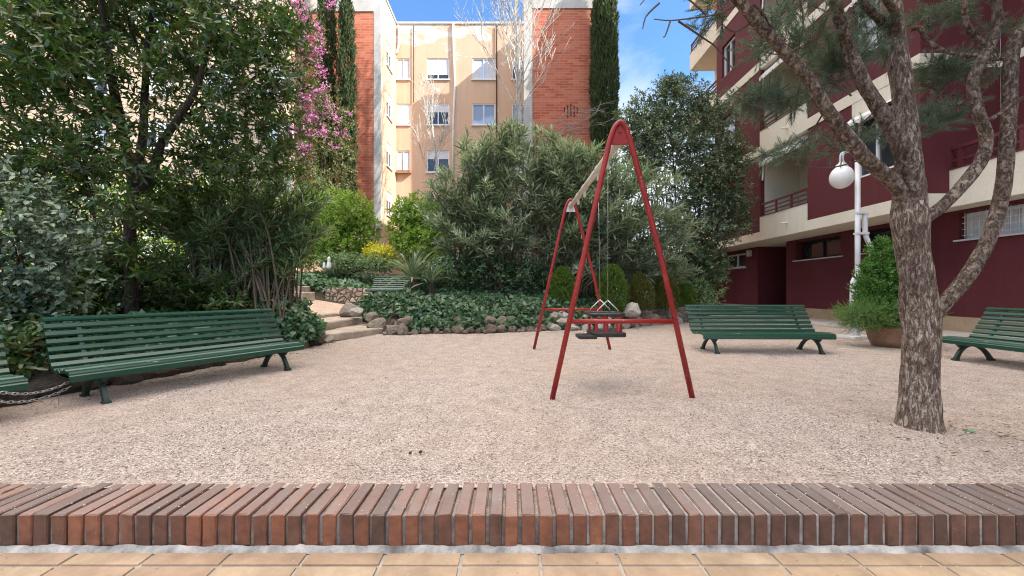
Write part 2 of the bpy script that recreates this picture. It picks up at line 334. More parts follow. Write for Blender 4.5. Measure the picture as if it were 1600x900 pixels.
n.links.new(c, b.inputs['Base Color']); b.inputs['Roughness'].default_value = 0.9; bump(n, b, noise(n, v, 8, 6), 0.3, 0.02)
M['orange'] = m
def brickmat(name, c1, c2, mortar):
    m, n, b = base_mat(name); t = node(n, 'ShaderNodeTexCoord'); s = node(n, 'ShaderNodeSeparateXYZ'); cb = node(n, 'ShaderNodeCombineXYZ')
    n.links.new(t.outputs['Object'], s.inputs[0])
    a = node(n, 'ShaderNodeMath', operation='ADD'); n.links.new(s.outputs[0], a.inputs[0]); n.links.new(s.outputs[1], a.inputs[1])
    n.links.new(a.outputs[0], cb.inputs[0]); n.links.new(s.outputs[2], cb.inputs[1])
    br = node(n, 'ShaderNodeTexBrick'); br.inputs['Scale'].default_value = 1.0; br.inputs['Brick Width'].default_value = 0.6; br.inputs['Row Height'].default_value = 0.165
    br.inputs['Mortar Size'].default_value = 0.022; br.inputs['Color1'].default_value = (*c1, 1); br.inputs['Color2'].default_value = (*c2, 1); br.inputs['Mortar'].default_value = (*mortar, 1)
    n.links.new(cb.outputs[0], br.inputs['Vector'])
    c = mixc(n, 0.5, br.outputs['Color'], ramp(n, [(0.3, (0.6, 0.58, 0.56)), (0.7, (1.15, 1.12, 1.1))], noise(n, objco(n, (0.6, 0.6, 2.5)), 1.3, 7, 0.65)).outputs[0], 'MULTIPLY')
    n.links.new(c, b.inputs['Base Color']); b.inputs['Roughness'].default_value = 0.9; return m
M['brick'] = brickmat('red brick pier', (0.46, 0.10, 0.052), (0.62, 0.205, 0.12), (0.52, 0.25, 0.17))
M['concrete'] = nmat('pale concrete', (0.46, 0.45, 0.43), (0.60, 0.59, 0.57), 1.2, 0.9, 0.2, 20)
M['peach'] = nmat('pale peach render', (0.60, 0.44, 0.32), (0.70, 0.56, 0.44), 0.4, 0.9, 0.1, 20)
# bark
def barkmat(name, dark, mid, pale, st=(1, 1, .3), sc_=34, patch=5, bs=0.9, bd=0.02, lo=.40, hi=.60):
    m, n, b = base_mat(name); v = objco(n, st); v1 = objco(n)
    f = noise(n, v, sc_, 6, 0.62, 0.8); f2 = noise(n, objco(n, (1, 1, .55)), sc_ * 2.6, 5, 0.7, 0.4)
    md = node(n, 'ShaderNodeMath', operation='MULTIPLY_ADD'); n.links.new(f2, md.inputs[0]); md.inputs[1].default_value = 0.35
    sb = node(n, 'ShaderNodeMath', operation='MULTIPLY'); n.links.new(f, sb.inputs[0]); sb.inputs[1].default_value = 0.75; n.links.new(sb.outputs[0], md.inputs[2])
    c = ramp(n, [(lo, dark), ((lo + hi) / 2, mid), (hi, pale), (hi + .12, tuple(min(1, x * 1.25) for x in pale))], md.outputs[0]).outputs[0]
    c = mixc(n, 0.7, c, ramp(n, [(0.34, (0.62, 0.56, 0.53)), (0.62, (1.15, 1.15, 1.15))], noise(n, v1, patch, 5, 0.6)).outputs[0], 'MULTIPLY')
    n.links.new(c, b.inputs['Base Color']); b.inputs['Roughness'].default_value = 0.92
    bump(n, b, ramp(n, [(lo - .08, (0, 0, 0)), (hi, (1, 1, 1))], md.outputs[0]).outputs[0], bs, bd); return m
M['pine_bark'] = barkmat('pine bark', (0.10, 0.060, 0.043), (0.215, 0.15, 0.112), (0.36, 0.295, 0.24), (1, 1, .30), 52, 3, 1.0, 0.018, .44, .60)
M['pine_limb'] = barkmat('pine limb bark', (0.075, 0.045, 0.032), (0.16, 0.11, 0.082), (0.27, 0.22, 0.178), (1, 1, .6), 40, 5, 0.9, 0.015, .46, .61)
M['bark'] = barkmat('dark bark', (0.012, 0.009, 0.007), (0.035, 0.027, 0.021), (0.075, 0.058, 0.045))
M['twig'] = nmat('brown twig', (0.07, 0.045, 0.03), (0.14, 0.10, 0.07), 8, 0.9, 0.2, 50)
M['pale_stem'] = nmat('pale stem', (0.09, 0.068, 0.045), (0.20, 0.16, 0.11), 8, 0.9, 0.2, 50)
M['white_bark'] = nmat('white bark', (0.36, 0.33, 0.30), (0.62, 0.60, 0.56), 4, 0.8, 0.2, 20)
# leaves
M['l_tree'] = leafmat('glossy tree leaf', [(0.022, 0.054, 0.018), (0.05, 0.11, 0.03), (0.11, 0.185, 0.05), (0.13, 0.085, 0.03), (0.085, 0.17, 0.045), (0.06, 0.13, 0.035)], 0.28, 0.38, spec=0.8)
M['l_silver'] = leafmat('silvery shrub leaf', [(0.014, 0.038, 0.018), (0.03, 0.068, 0.034), (0.07, 0.13, 0.07), (0.22, 0.30, 0.20)], 0.28, 0.15, spec=0.7)
M['l_ole'] = leafmat('oleander leaf', [(0.06, 0.105, 0.055), (0.14, 0.205, 0.115), (0.26, 0.33, 0.21), (0.42, 0.46, 0.36)], 0.30, 0.34, (1.15, 1.3, .8), spec=0.9)
M['l_ole_dark'] = leafmat('dark oleander leaf', [(0.055, 0.115, 0.05), (0.14, 0.22, 0.10), (0.28, 0.37, 0.20)], 0.30, 0.36, spec=0.8)
M['l_laurel'] = leafmat('laurel leaf', [(0.03, 0.062, 0.025), (0.065, 0.12, 0.045), (0.12, 0.18, 0.08), (0.22, 0.27, 0.17)], 0.3, 0.2, spec=0.7)
M['l_ivy'] = leafmat('ivy leaf', [(0.018, 0.05, 0.022), (0.04, 0.095, 0.04), (0.075, 0.15, 0.07), (0.11, 0.19, 0.09)], 0.36, 0.18)
M['l_ivy_light'] = leafmat('young ivy leaf', [(0.04, 0.10, 0.045), (0.08, 0.17, 0.07), (0.15, 0.24, 0.13)], 0.36, 0.2)
M['l_green'] = leafmat('bright shrub leaf', [(0.11, 0.19, 0.025), (0.19, 0.30, 0.04), (0.28, 0.40, 0.08)], 0.45, 0.35)
M['l_yellow'] = leafmat('yellow shrub leaf', [(0.50, 0.47, 0.03), (0.66, 0.63, 0.05), (0.74, 0.71, 0.10)], 0.5, 0.3, (1.2, 1.2, 0.5))
M['l_thuja'] = leafmat('thuja spray', [(0.055, 0.105, 0.015), (0.10, 0.18, 0.024), (0.16, 0.26, 0.04)], 0.6, 0.3)
M['l_thuja_br'] = leafmat('browning thuja spray', [(0.07, 0.09, 0.018), (0.12, 0.14, 0.025), (0.17, 0.15, 0.04)], 0.6, 0.3)
M['l_cyp'] = leafmat('cypress spray', [(0.022, 0.045, 0.015), (0.045, 0.075, 0.022), (0.09, 0.125, 0.04)], 0.65, 0.15)
M['l_boug'] = leafmat('bougainvillea leaf', [(0.05, 0.07, 0.025), (0.11, 0.13, 0.05), (0.20, 0.19, 0.09)], 0.5, 0.3)
M['l_pink'] = leafmat('magenta bract', [(0.38, 0.09, 0.27), (0.52, 0.17, 0.39), (0.62, 0.33, 0.51)], 0.6, 0.35, (1.2, 0.9, 1.1))
M['l_yucca'] = leafmat('yucca blade', [(0.05, 0.09, 0.05), (0.15, 0.22, 0.14), (0.36, 0.43, 0.33)], 0.32, 0.2)
M['l_pine'] = leafmat('pine needle', [(0.085, 0.13, 0.10), (0.125, 0.175, 0.14), (0.18, 0.235, 0.19)], 0.5, 0.25)
M['l_conifer'] = leafmat('conifer spray', [(0.04, 0.11, 0.02), (0.075, 0.19, 0.03), (0.12, 0.26, 0.05)], 0.5, 0.25)
M['l_fern'] = leafmat('feathery leaf', [(0.07, 0.14, 0.035), (0.11, 0.21, 0.05), (0.18, 0.29, 0.09)], 0.5, 0.3)
M['litter'] = leafmat('dry leaf', [(0.06, 0.035, 0.02), (0.14, 0.08, 0.04), (0.25, 0.16, 0.08)], 0.8, 0.1)

# ------------------------------------------------------------------ leaf engine (numpy)
rg = np.random.default_rng(11)
def nrmz(a): return a / np.maximum(np.linalg.norm(a, axis=-1, keepdims=True), 1e-9)
def rnd_dir(n): return nrmz(rg.normal(size=(n, 3)))
def rows(w1, w2, t1=.3, t2=.68, cup=.12, droop=.16):
    v = [(0, 0, 0), (t1, -w1, cup * w1), (t1, 0, 0), (t1, w1, cup * w1), (t2, -w2, cup * w2 - droop * .45), (t2, 0, -droop * .5), (t2, w2, cup * w2 - droop * .45), (1, 0, -droop)]
    f = [(0, 1, 2), (0, 2, 3), (1, 4, 5), (1, 5, 2), (2, 5, 6), (2, 6, 3), (4, 7, 5), (5, 7, 6)]
    return np.array(v, float), np.array(f)
SHAPES = {
    'lance': rows(.5, .40, .3, .66, .05, .13), 'ovate': rows(.5, .42, .3, .66, .14, .12), 'blade': rows(.5, .36, .35, .75, .05, .26),
    'diamond': (np.array([(0, 0, 0), (.5, -.5, .1), (1, 0, -.05), (.5, .5, .1)], float), np.array([(0, 1, 2), (0, 2, 3)])),
    'needle': (np.array([(0, -.5, 0), (0, .5, 0), (1, 0, 0)], float), np.array([(0, 1, 2)])),
    'ivy': (np.array([(.38, 0, .0), (.12, 0, .03), (0, -.28, -.04), (.3, -.52, -.08), (.55, -.33, 0), (1, 0, -.14), (.55, .33, 0), (.3, .52, -.08), (0, .28, -.04)], float),
            np.array([(0, 1, 2), (0, 2, 3), (0, 3, 4), (0, 4, 5), (0, 5, 6), (0, 6, 7), (0, 7, 8), (0, 8, 1)])),
}
class LM:
    def __init__(s): s.V = []; s.Fc = []; s.n = 0
    def add(s, pos, d, nr, L, W, shape):
        T, Fa = SHAPES[shape]; N = len(pos)
        if N == 0: return
        d = nrmz(d); nr = nrmz(nr - d * (nr * d).sum(1, keepdims=True)); sd_ = np.cross(d, nr)
        L = np.broadcast_to(np.asarray(L, float), (N,)); W = np.broadcast_to(np.asarray(W, float), (N,))
        v = pos[:, None] + d[:, None] * (T[None, :, 0, None] * L[:, None, None]) + sd_[:, None] * (T[None, :, 1, None] * W[:, None, None]) + nr[:, None] * (T[None, :, 2, None] * L[:, None, None] * .9)
        k = len(T); f = Fa[None] + (np.arange(N) * k)[:, None, None] + s.n
        s.V.append(v.reshape(-1, 3)); s.Fc.append(f.reshape(-1, 3)); s.n += N * k
    def sticks(s, a, b_, r0, r1):
        N = len(a); d = nrmz(b_ - a); u = nrmz(np.cross(d, np.array([.3, .2, .93]) + 0 * d)); v = np.cross(d, u)
        an = [0, 2.094, 4.189]; vv = []
        r0 = np.broadcast_to(np.asarray(r0, float), (N,))[:, None]; r1 = np.broadcast_to(np.asarray(r1, float), (N,))[:, None]
        for p, r in ((a, r0), (b_, r1)):
            for q in an: vv.append(p + (u * math.cos(q) + v * math.sin(q)) * r)
        v_ = np.stack(vv, 1); Fa = np.array([(0, 1, 4), (0, 4, 3), (1, 2, 5), (1, 5, 4), (2, 0, 3), (2, 3, 5)])
        f = Fa[None] + (np.arange(N) * 6)[:, None, None] + s.n
        s.V.append(v_.reshape(-1, 3)); s.Fc.append(f.reshape(-1, 3)); s.n += N * 6
    def build(s, name, mat, parent=None, smooth=False):
        V = np.concatenate(s.V); Fc = np.concatenate(s.Fc).astype(np.int32); me = bpy.data.meshes.new(name)
        me.vertices.add(len(V)); me.vertices.foreach_set('co', V.ravel().astype(np.float32))
        me.loops.add(Fc.size); me.loops.foreach_set('vertex_index', Fc.ravel())
        me.polygons.add(len(Fc)); me.polygons.foreach_set('loop_start', np.arange(0, Fc.size, 3, dtype=np.int32))
        me.update(calc_edges=True); me.materials.append(mat)
        return link(name, me, parent)
def sprigs(lm, pos, ax, k, stem, L, W, shape, a0=80, a1=22, jit=.25, st=None, stem_r=.004, upbias=0.0):
    """leafy shoots: k leaves spiralling up each stem"""
    N = len(pos); ax = nrmz(ax); u = nrmz(np.cross(ax, rnd_dir(N))); v = np.cross(ax, u)
    ph = rg.uniform(0, 6.28, N); sl = stem * rg.uniform(.7, 1.3, N)
    for i in range(k):
        t = (i + .5) / k; a = np.radians(a0 + (a1 - a0) * t) + rg.normal(0, jit * .5, N); az = ph + i * 2.399
        rad = u * np.cos(az)[:, None] + v * np.sin(az)[:, None]
        d = ax * np.cos(a)[:, None] + rad * np.sin(a)[:, None] + rg.normal(0, jit, (N, 3)) * .5
        nr = ax * np.sin(a)[:, None] - rad * np.cos(a)[:, None] + np.array([0, 0, upbias]) + rg.normal(0, jit, (N, 3)) * .6
        s = rg.uniform(.7, 1.15, N) * (1 - .35 * t)
        lm.add(pos + ax * (sl * t)[:, None], d, nr, L * s, W * s, shape)
    if st is not None: st.sticks(pos - ax * .05, pos + ax * sl[:, None], stem_r, stem_r * .4)
def clump_pts(clumps, per, shell=2.6, up=.35):
    """points through ellipsoid clumps (cx,cy,cz,rx,ry,rz), denser outwards, with outward axes"""
    Ps, As = [], []; vol = [c[3] * c[4] * c[5] for c in clumps]; tot = sum(x ** .72 for x in vol)
    for c, vv in zip(clumps, vol):
        n = max(3, int(per * vv ** .72 / tot)); d = rnd_dir(n); r = rg.uniform(0.02, 1, n) ** (1 / shell)
        r = r * (1 + .18 * np.sin(d[:, 0] * 7 + c[0] * 9) * np.cos(d[:, 2] * 6 + c[2] * 5))
        Ps.append(np.array(c[:3]) + d * r[:, None] * np.array(c[3:6])); As.append(d * .8 + np.array([0, 0, up]) + rg.normal(0, .35, (n, 3)))
    return np.concatenate(Ps), nrmz(np.concatenate(As))
def keep(p, a, m): return p[m], a[m]

# ------------------------------------------------------------------ terrain
XLY = [1.5, 2.2, 3.6, 5.0, 6.5, 7.7, 9]; XLX = [-4.95, -4.8, -4.45, -4.05, -3.8, -3.6, -3.5]
YBX = [-3.0, -2.7, .8, 2.7, 5.85, 9, 12]; YBY = [9.0, 8.9, 9.8, 10.4, 13.0, 17, 19]
def terr(X, Y):
    X = np.asarray(X, float); Y = np.asarray(Y, float)
    t = Y - np.interp(X, YBX, YBY)
    kc = np.interp(X, [-3, 1, 3.5, 8], [.42, .36, .10, .03])
    hc = np.where(t > 0, .30 * sm(t, 0, .3) + np.minimum(np.maximum(t - .2, 0) * kc, 1.0 * kc / .36), -.06)
    s = -3.2 - X
    hw = np.where(s > 0, np.minimum(.16 * s, 1.0) - .06 * (1 - sm(s, 0, .5)), -.06)          # path terrace rising to the west
    tl = np.interp(Y, XLY, XLX) - X
    hl = np.where(tl > 0, .22 * sm(tl, 0, .3) + .10 * np.minimum(tl, 6), -.06)
    west = X < -3.0
    corridor = sm(Y, 7.6, 7.9)
    h = np.where(west, hl * (1 - corridor) + hw * corridor, hc)
    bank = sm(X, -5.2, -4.2) * sm(Y, 10.9, 11.6) * (X < -2.9)
    h = np.where(bank > 0, np.maximum(h, .80 * bank + h * (1 - bank)), h)
    h = h + .55 * sm(Y, 14.3, 14.7) * sm(-X, -4, 2) + .07 * np.clip(Y - 14.5, 0, 14) * sm(-X, -8, 0)
    return np.where(Y < 1.9, -.3, h)
xs = np.unique(np.concatenate([np.linspace(-160, -24, 18), np.linspace(-24, 14, 153), np.linspace(14, 160, 18)]))
ys = np.unique(np.concatenate([np.linspace(-60, 1.6, 12), np.linspace(1.6, 32, 143), np.linspace(32, 260, 18)]))
XX, YY = np.meshgrid(xs, ys); ZZ = terr(XX, YY) + np.where((YY > 2) & (YY < 30), .03 * np.sin(XX * 3.1) * np.cos(YY * 2.7), 0) * (terr(XX, YY) > 0)
nx, ny = len(xs), len(ys)
me = bpy.data.meshes.new('ground')
me.from_pydata(np.stack([XX, YY, ZZ], -1).reshape(-1, 3).tolist(), [], [(j * nx + i, j * nx + i + 1, (j + 1) * nx + i + 1, (j + 1) * nx + i) for j in range(ny - 1) for i in range(nx - 1)])
tag(link('ground', me, None, [M['soil']]), kind='structure')
# gravel court
def gz(x, y):                                            # trodden unevenness, a hollow under the swing seat, gravel drawn up at the trunk and along the kerb
    x = np.asarray(x, float); y = np.asarray(y, float)
    h = .010 * np.sin(x * 1.7 + .6 * y) * np.cos(y * 1.3 - x * .4) + .006 * np.sin(x * 4.1 - y * 2.2) * np.sin(y * 3.3)
    h = h - .055 * np.exp(-(((x - .95) / .55) ** 2 + ((y - 4.3) / .75) ** 2)) + .02 * np.exp(-(((x - 2.97) / .35) ** 2 + ((y - 2.8) / .35) ** 2))
    h = h - .02 * np.exp(-(((x - 4.0) / .9) ** 2 + ((y - 5.8) / .35) ** 2)) 
    return h * sm(y, 2.0, 2.5) - .012 * (1 - sm(y, 2.0, 2.3)) * (.5 + .5 * np.sin(x * 6.3))
mb = MB(); gp = [(-5.4, 1.96), (9.2, 1.96), (9.2, 18.6), (5.85, 13.4), (2.7, 10.8), (.8, 10.2), (-2.6, 9.3), (-3.1, 9.4), (-3.6, 7.9), (-5.4, 7.9)]
gx_ = np.arange(-5.4, 9.2, .12); gy_ = np.concatenate([[1.96], np.arange(2.0, 18.6, .12)]); GX, GY = np.meshgrid(gx_, gy_); GZ = gz(GX, GY); k_ = len(gx_)
right = np.interp(gy_, [1.9, 7.9, 7.91, 9.3, 9.31, 9.8, 10.2, 10.8, 13.4, 18.6], [-5.4, -5.4, -3.5, -3.1, -2.4, .4, .9, 2.8, 5.9, 9.2])
mb.add(np.stack([GX, GY, GZ], -1).reshape(-1, 3).tolist(), [(a * k_ + c, a * k_ + c + 1, (a + 1) * k_ + c + 1, (a + 1) * k_ + c) for a in range(len(gy_) - 1) for c in range(k_ - 1) if gx_[c] >= right[a] - .06])
tag(mb.build('gravel_court', M['gravel'], smooth=True), kind='structure')
# pebbles lying loose on the court
N = 26000
Yp = (rg.uniform(7.5 ** -1.2, 2.05 ** -1.2, N)) ** (-1 / 1.2); Xp = rg.uniform(-1.45, 1.45, N) * Yp
mk = (Xp > -4.2) & (Xp < 9) ; Xp, Yp = Xp[mk], Yp[mk]; N = len(Xp)
octv = np.array([(1, 0, 0), (-1, 0, 0), (0, 1, 0), (0, -1, 0), (0, 0, .8), (0, 0, -.6)]); octf = np.array([(0, 2, 4), (2, 1, 4), (1, 3, 4), (3, 0, 4), (2, 0, 5), (1, 2, 5), (3, 1, 5), (0, 3, 5)])
S = rg.uniform(.0028, .0068, N); an = rg.uniform(0, 6.28, N); sv = octv[None] * rg.uniform(.6, 1.25, (N, 6, 1)) * S[:, None, None] * np.array([1.2, .9, .8])
V = np.stack([Xp[:, None] + sv[..., 0] * np.cos(an)[:, None] - sv[..., 1] * np.sin(an)[:, None], Yp[:, None] + sv[..., 0] * np.sin(an)[:, None] + sv[..., 1] * np.cos(an)[:, None], sv[..., 2] + .0025 + gz(Xp, Yp)[:, None]], -1)
lm = LM(); lm.V.append(V.reshape(-1, 3)); lm.Fc.append((octf[None] + (np.arange(N) * 6)[:, None, None]).reshape(-1, 3)); lm.n = N * 6
tag(lm.build('gravel', M['pebble']), 'loose pale pink and beige pebbles scattered over the play court', 'gravel', kind='stuff')
# fallen leaves and twigs
lm = LM(); N = 420; Yl = rg.uniform(9 ** -.6, 2.1 ** -.6, N) ** (-1 / .6); Xl = rg.uniform(-1.35, 1.4, N) * Yl; mk = (Xl > -3.9) & (Xl < 8.5); Xl, Yl = Xl[mk], Yl[mk]
N2 = 260; a_ = rg.uniform(0, 6.28, N2); r_ = np.abs(rg.normal(0, .55, N2)); Xl = np.concatenate([Xl, 3.15 + r_ * np.cos(a_)]); Yl = np.concatenate([Yl, 2.75 + r_ * .5 * np.sin(a_)]); mk = Yl > 2.05; Xl, Yl = Xl[mk], Yl[mk]
N3 = 520; Y3 = rg.uniform(2.4, 7.4, N3); X3 = np.interp(Y3, XLY, XLX) + .05 + np.abs(rg.normal(0, .38, N3)); Xl = np.concatenate([Xl, X3]); Yl = np.concatenate([Yl, Y3])
n_ = len(Xl); dd = rnd_dir(n_) * np.array([1, 1, .15]); lm.add(np.stack([Xl, Yl, np.full(n_, .008)], 1), dd, np.array([0, 0, 1.]) + rg.normal(0, .25, (n_, 3)), rg.uniform(.012, .045, n_), rg.uniform(.004, .014, n_), 'diamond')
tag(lm.build('leaf_litter', M['litter']), 'small dry brown leaves and twigs fallen on the gravel', 'leaf litter', kind='stuff')

# paving in front of the kerb
mb = MB(); mb.box(-6, 6, .2, 1.73, -.40, -.162)
tag(mb.build('paving_bed', M['grout']), kind='structure')
mb = MB(); rr = random.Random(3)
for i in range(-14, 15):
    for j in range(0, 6):
        x0 = .12 + .339 * i; y1 = 1.613 - .339 * (j - 1); y0 = y1 - .331; y1 = min(y1, 1.70)
        z = -.155 + rr.uniform(-.0015, .0015)
        a = .0035; e = .0
        mb.add([(x0 + .005, y0, z - .02), (x0 + .334, y0, z - .02), (x0 + .334, y1, z - .02), (x0 + .005, y1, z - .02),
                (x0 + .005 + a, y0 + a, z), (x0 + .334 - a, y0 + a, z), (x0 + .334 - a, y1 - a, z), (x0 + .005 + a, y1 - a, z)],
               [(4, 5, 6, 7), (0, 1, 5, 4), (1, 2, 6, 5), (2, 3, 7, 6), (3, 0, 4, 7)])
tag(mb.build('tiled_pavement', M['tile']), kind='structure')

# brick kerb
kerb = thing('brick_kerb', (0, 1.85, -.15), 'low kerb of red and grey bricks on edge between tiles and gravel', 'kerb')
mb = MB(); rr = random.Random(5); x = -3.8
while x < 3.8:
    w_ = .0600 + rr.uniform(-.0025, .0025); j = [rr.uniform(-.0035, .0035) for _ in range(6)]; sk = rr.uniform(-.0025, .0025)
    x0, x1, y0, y1, z0, z1 = x, x + w_, 1.72 + j[0], 2.005 + j[1], -.139 + j[2], .0 + j[3] * .7
    c_ = .0045
    pr = [(x0, y0 + c_), (x0 + c_, y0), (x1 - c_, y0), (x1, y0 + c_), (x1, y1 - c_), (x1 - c_, y1), (x0 + c_, y1), (x0, y1 - c_)]
    def ring(z, ins): 
        cx_, cy_ = (x0 + x1) / 2, (y0 + y1) / 2
        return [(cx_ + (p[0] - cx_) * (1 - ins / (w_ / 2)) + (z * sk * 4), cy_ + (p[1] - cy_) * (1 - ins / ((y1 - y0) / 2)), z) for p in pr]
    vs4 = ring(z0, 0) + ring(z1 - c_, 0) + ring(z1, c_)
    vs4 = [(p[0] + rr.gauss(0, .0011), p[1] + rr.gauss(0, .0012), p[2] + rr.gauss(0, .0009)) for p in vs4]
    fs4 = [tuple(range(16, 24))] + [(i + 8 * q, (i + 1) % 8 + 8 * q, (i + 1) % 8 + 8 * q + 8, i + 8 * q + 8) for q in range(2) for i in range(8)]
    mb.add(vs4, fs4); x += w_ + .0150 + rr.uniform(-.003, .003)
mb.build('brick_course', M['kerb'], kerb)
MB().box(-3.85, .32, 1.733, 1.995, -.2, -.014).build('mortar_joint', M['mortar'], kerb)
MB().box(.322, 3.85, 1.7292, 1.995, -.2, -.0075).build('mortar_joint', M['mortar_pale'], kerb)
mb = MB(); n_ = 300; top = []; bot = []; mid = []
for i in range(n_ + 1):
    x = -3.85 + 7.7 * i / n_
    q = mnoise.noise((x * 9, 0, 0)) * .009 + mnoise.noise((x * 31, 3, 0)) * .005
    top.append((x, 1.719, -.136 + q)); mid.append((x, 1.706 - abs(q) * .6, -.143 + q * .7)); bot.append((x, 1.693 + q * .8, -.158))
k = n_ + 1
mb.add(top + mid + bot, [(i + q * k, i + q * k + k, i + 1 + q * k + k, i + 1 + q * k) for q in range(2) for i in range(n_)])
mb.build('cement_haunch', M['haunch'], kerb, smooth=True)

N = 900; xk = rg.uniform(-2.6, 2.6, N); yk = rg.uniform(1.73, 2.0, N); zk = np.full(N, .002); tl_ = rg.random(N) < .25; yk = np.where(tl_, rg.uniform(1.4, 1.69, N), yk); zk = np.where(tl_, -.153, zk)
jt = (rg.random(N) < .6) & ~tl_; xk = np.where(jt, np.round((xk + 3.8 + .004) / .075) * .075 - 3.8 - .004 + rg.normal(0, .004, N), xk)
S = rg.uniform(.0012, .0042, N); sv = octv[None] * rg.uniform(.6, 1.25, (N, 6, 1)) * S[:, None, None]
V = np.stack([xk[:, None] + sv[..., 0], yk[:, None] + sv[..., 1], zk[:, None] + sv[..., 2]], -1)
lm = LM(); lm.V.append(V.reshape(-1, 3)); lm.Fc.append((octf[None] + (np.arange(N) * 6)[:, None, None]).reshape(-1, 3)); lm.n = N * 6
tag(lm.build('gravel', M['pebble']), 'stray grit lying in the joints and on top of the brick kerb', 'gravel', kind='stuff')

# ------------------------------------------------------------------ the burgundy apartment block
def holes_wall(mb, axis, c0, c1, u0, u1, z0, z1, holes, mi=0):
    """slab c0..c1 thick along axis ('x' or 'y'), u along the other, with rectangular holes (u0,u1,z0,z1)"""
    us = sorted({u0, u1, *[h[i] for h in holes for i in (0, 1)]}); zs = sorted({z0, z1, *[h[i] for h in holes for i in (2, 3)]})
    for a, b_ in zip(us, us[1:]):
        run = None
        for c, d in zip(zs, zs[1:]):
            um, zm = (a + b_) / 2, (c + d) / 2
            if a < u0 or b_ > u1 or c < z0 or d > z1 or any(h[0] < um < h[1] and h[2] < zm < h[3] for h in holes): continue
            if axis == 'x': mb.box(c0, c1, a, b_, c, d, mi)
            else: mb.box(a, b_, c0, c1, c, d, mi)
def make_window(parent, axis, c, s, u0, u1, z0, z1, style, sill=True, fm=None):
    """c = plane of the frame, s = +1/-1 the outward direction along axis"""
    fm = fm or M['pvc']
    def bx(mb, a, b_, ua, ub, za, zb):
        if axis == 'x': mb.box(c + s * a, c + s * b_, ua, ub, za, zb)
        else: mb.box(ua, ub, c + s * a, c + s * b_, za, zb)
    fr = MB(); t = .07 * min(1, (u1 - u0)); 
    bx(fr, -.04, .04, u0, u0 + t, z0, z1); bx(fr, -.04, .04, u1 - t, u1, z0, z1)
    bx(fr, -.04, .04, u0 + t, u1 - t, z0, z0 + t); bx(fr, -.04, .04, u0 + t, u1 - t, z1 - t, z1)
    um = (u0 + u1) / 2
    if style != 'shut' and u1 - u0 > .8: bx(fr, -.03, .035, um - .035, um + .035, z0 + t, z1 - t)
    wdw = fr.build('window', fm, parent)
    g = MB(); bx(g, -.025, -.015, u0 + t * .8, u1 - t * .8, z0 + t * .8, z1 - t * .8)
    g.build('pane', M['glass_blue'] if style in ('blue', 'curtain') else M['glass'], wdw)
    if style in ('half', 'shut', 'most'):
        h = {'half': .38, 'shut': .97, 'most': .80}[style]; zt = z1 - t * 1.01; zb = zt - (zt - z0 - t) * h
        sh = MB(); k = max(3, int((zt - zb) / .09))
        for i in range(k):
            za = zb + (zt - zb) * i / k; zc = zb + (zt - zb) * (i + 1) / k
            bx(sh, -.012, .02, u0 + t * 1.01, u1 - t * 1.01, za + .008, zc); bx(sh, -.012, .012, u0 + t * 1.01, u1 - t * 1.01, za, za + .008)
        sh.build('shutter', M['shutter'], wdw)
    if style == 'curtain':
        cu = MB(); nseg = 14
        for i in range(nseg):
            if i == 6: cu.build('curtain', M['curtain'], wdw); cu = MB()
            a = u0 + t + (u1 - u0 - 2 * t) * i / nseg; b_ = u0 + t + (u1 - u0 - 2 * t) * (i + 1) / nseg
            if 5 <= i <= 7: continue
            bx(cu, -.012 + .004 * (i % 2), -.010 + .004 * (i % 2), a, b_ - .012, z0 + t, z1 - t)
        cu.build('curtain', M['curtain'], wdw)
    if sill:
        sl = MB(); bx(sl, -.04, .16, u0 - .06, u1 + .06, z0 - .08, z0 - .003); sl.build('sill', fm if sill is True else sill, wdw)
    return wdw

apt = thing('apartment_block', (11, 12, 0), 'burgundy apartment block with cream bands and recessed balconies along the gravel court', 'building')
FH = 3.33; NFL = 5; YA, YB_, YC, YD, YE = 9.12, 12.6, 15.0, 18.2, 20.9
ZF = [3.0 + FH * f for f in range(NFL + 1)]
gw = MB(); gw2 = MB()
holes_wall(gw, 'x', 11.0, 11.35, -6, 15.4, 0, 3.0, [(7.3, 9.45, 2.27, 2.92), (12.85, 14.9, 2.2, 2.9), (10.2, 12.1, 2.2, 2.9)])
holes_wall(gw2, 'x', 11.0, 11.35, 17.2, 20.8, 0, 3.0, [(18.1, 19.9, 2.14, 2.85)])
gw.box(11.35, 13.6, 15.15, 15.4, 0, 3.0); gw2.box(11.35, 13.6, 17.2, 17.45, 0, 3.0); gw2.box(11.35, 15.9, 20.55, 20.8, 0, 3.0); gw2.build('ground_floor_wall', M['burgundy'], apt)
gw.build('ground_floor_wall', M['burgundy'], apt)
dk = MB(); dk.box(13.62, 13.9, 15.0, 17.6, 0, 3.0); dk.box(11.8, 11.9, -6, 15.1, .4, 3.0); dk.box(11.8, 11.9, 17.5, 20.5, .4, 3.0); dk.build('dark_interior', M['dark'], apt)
bs = MB(); bs.box(10.975, 10.997, -6, 15.4, 0, .38); bs.box(10.975, 10.997, 17.2, 20.8, 0, .38); bs.build('base_course', M['base_tile'], apt)
bd = MB()
for f in range(NFL + 1):
    z = ZF[f]; bd.box(9.68, 16, YA, YE, z, z + .33)
    bd.box(10.4 if f == 0 else 11.58, 16, -6, YA - .002, z, z + (.33 if f == 0 else .2))
bd.build('floor_band', M['cream'], apt)
uw = MB(); win_spec = []
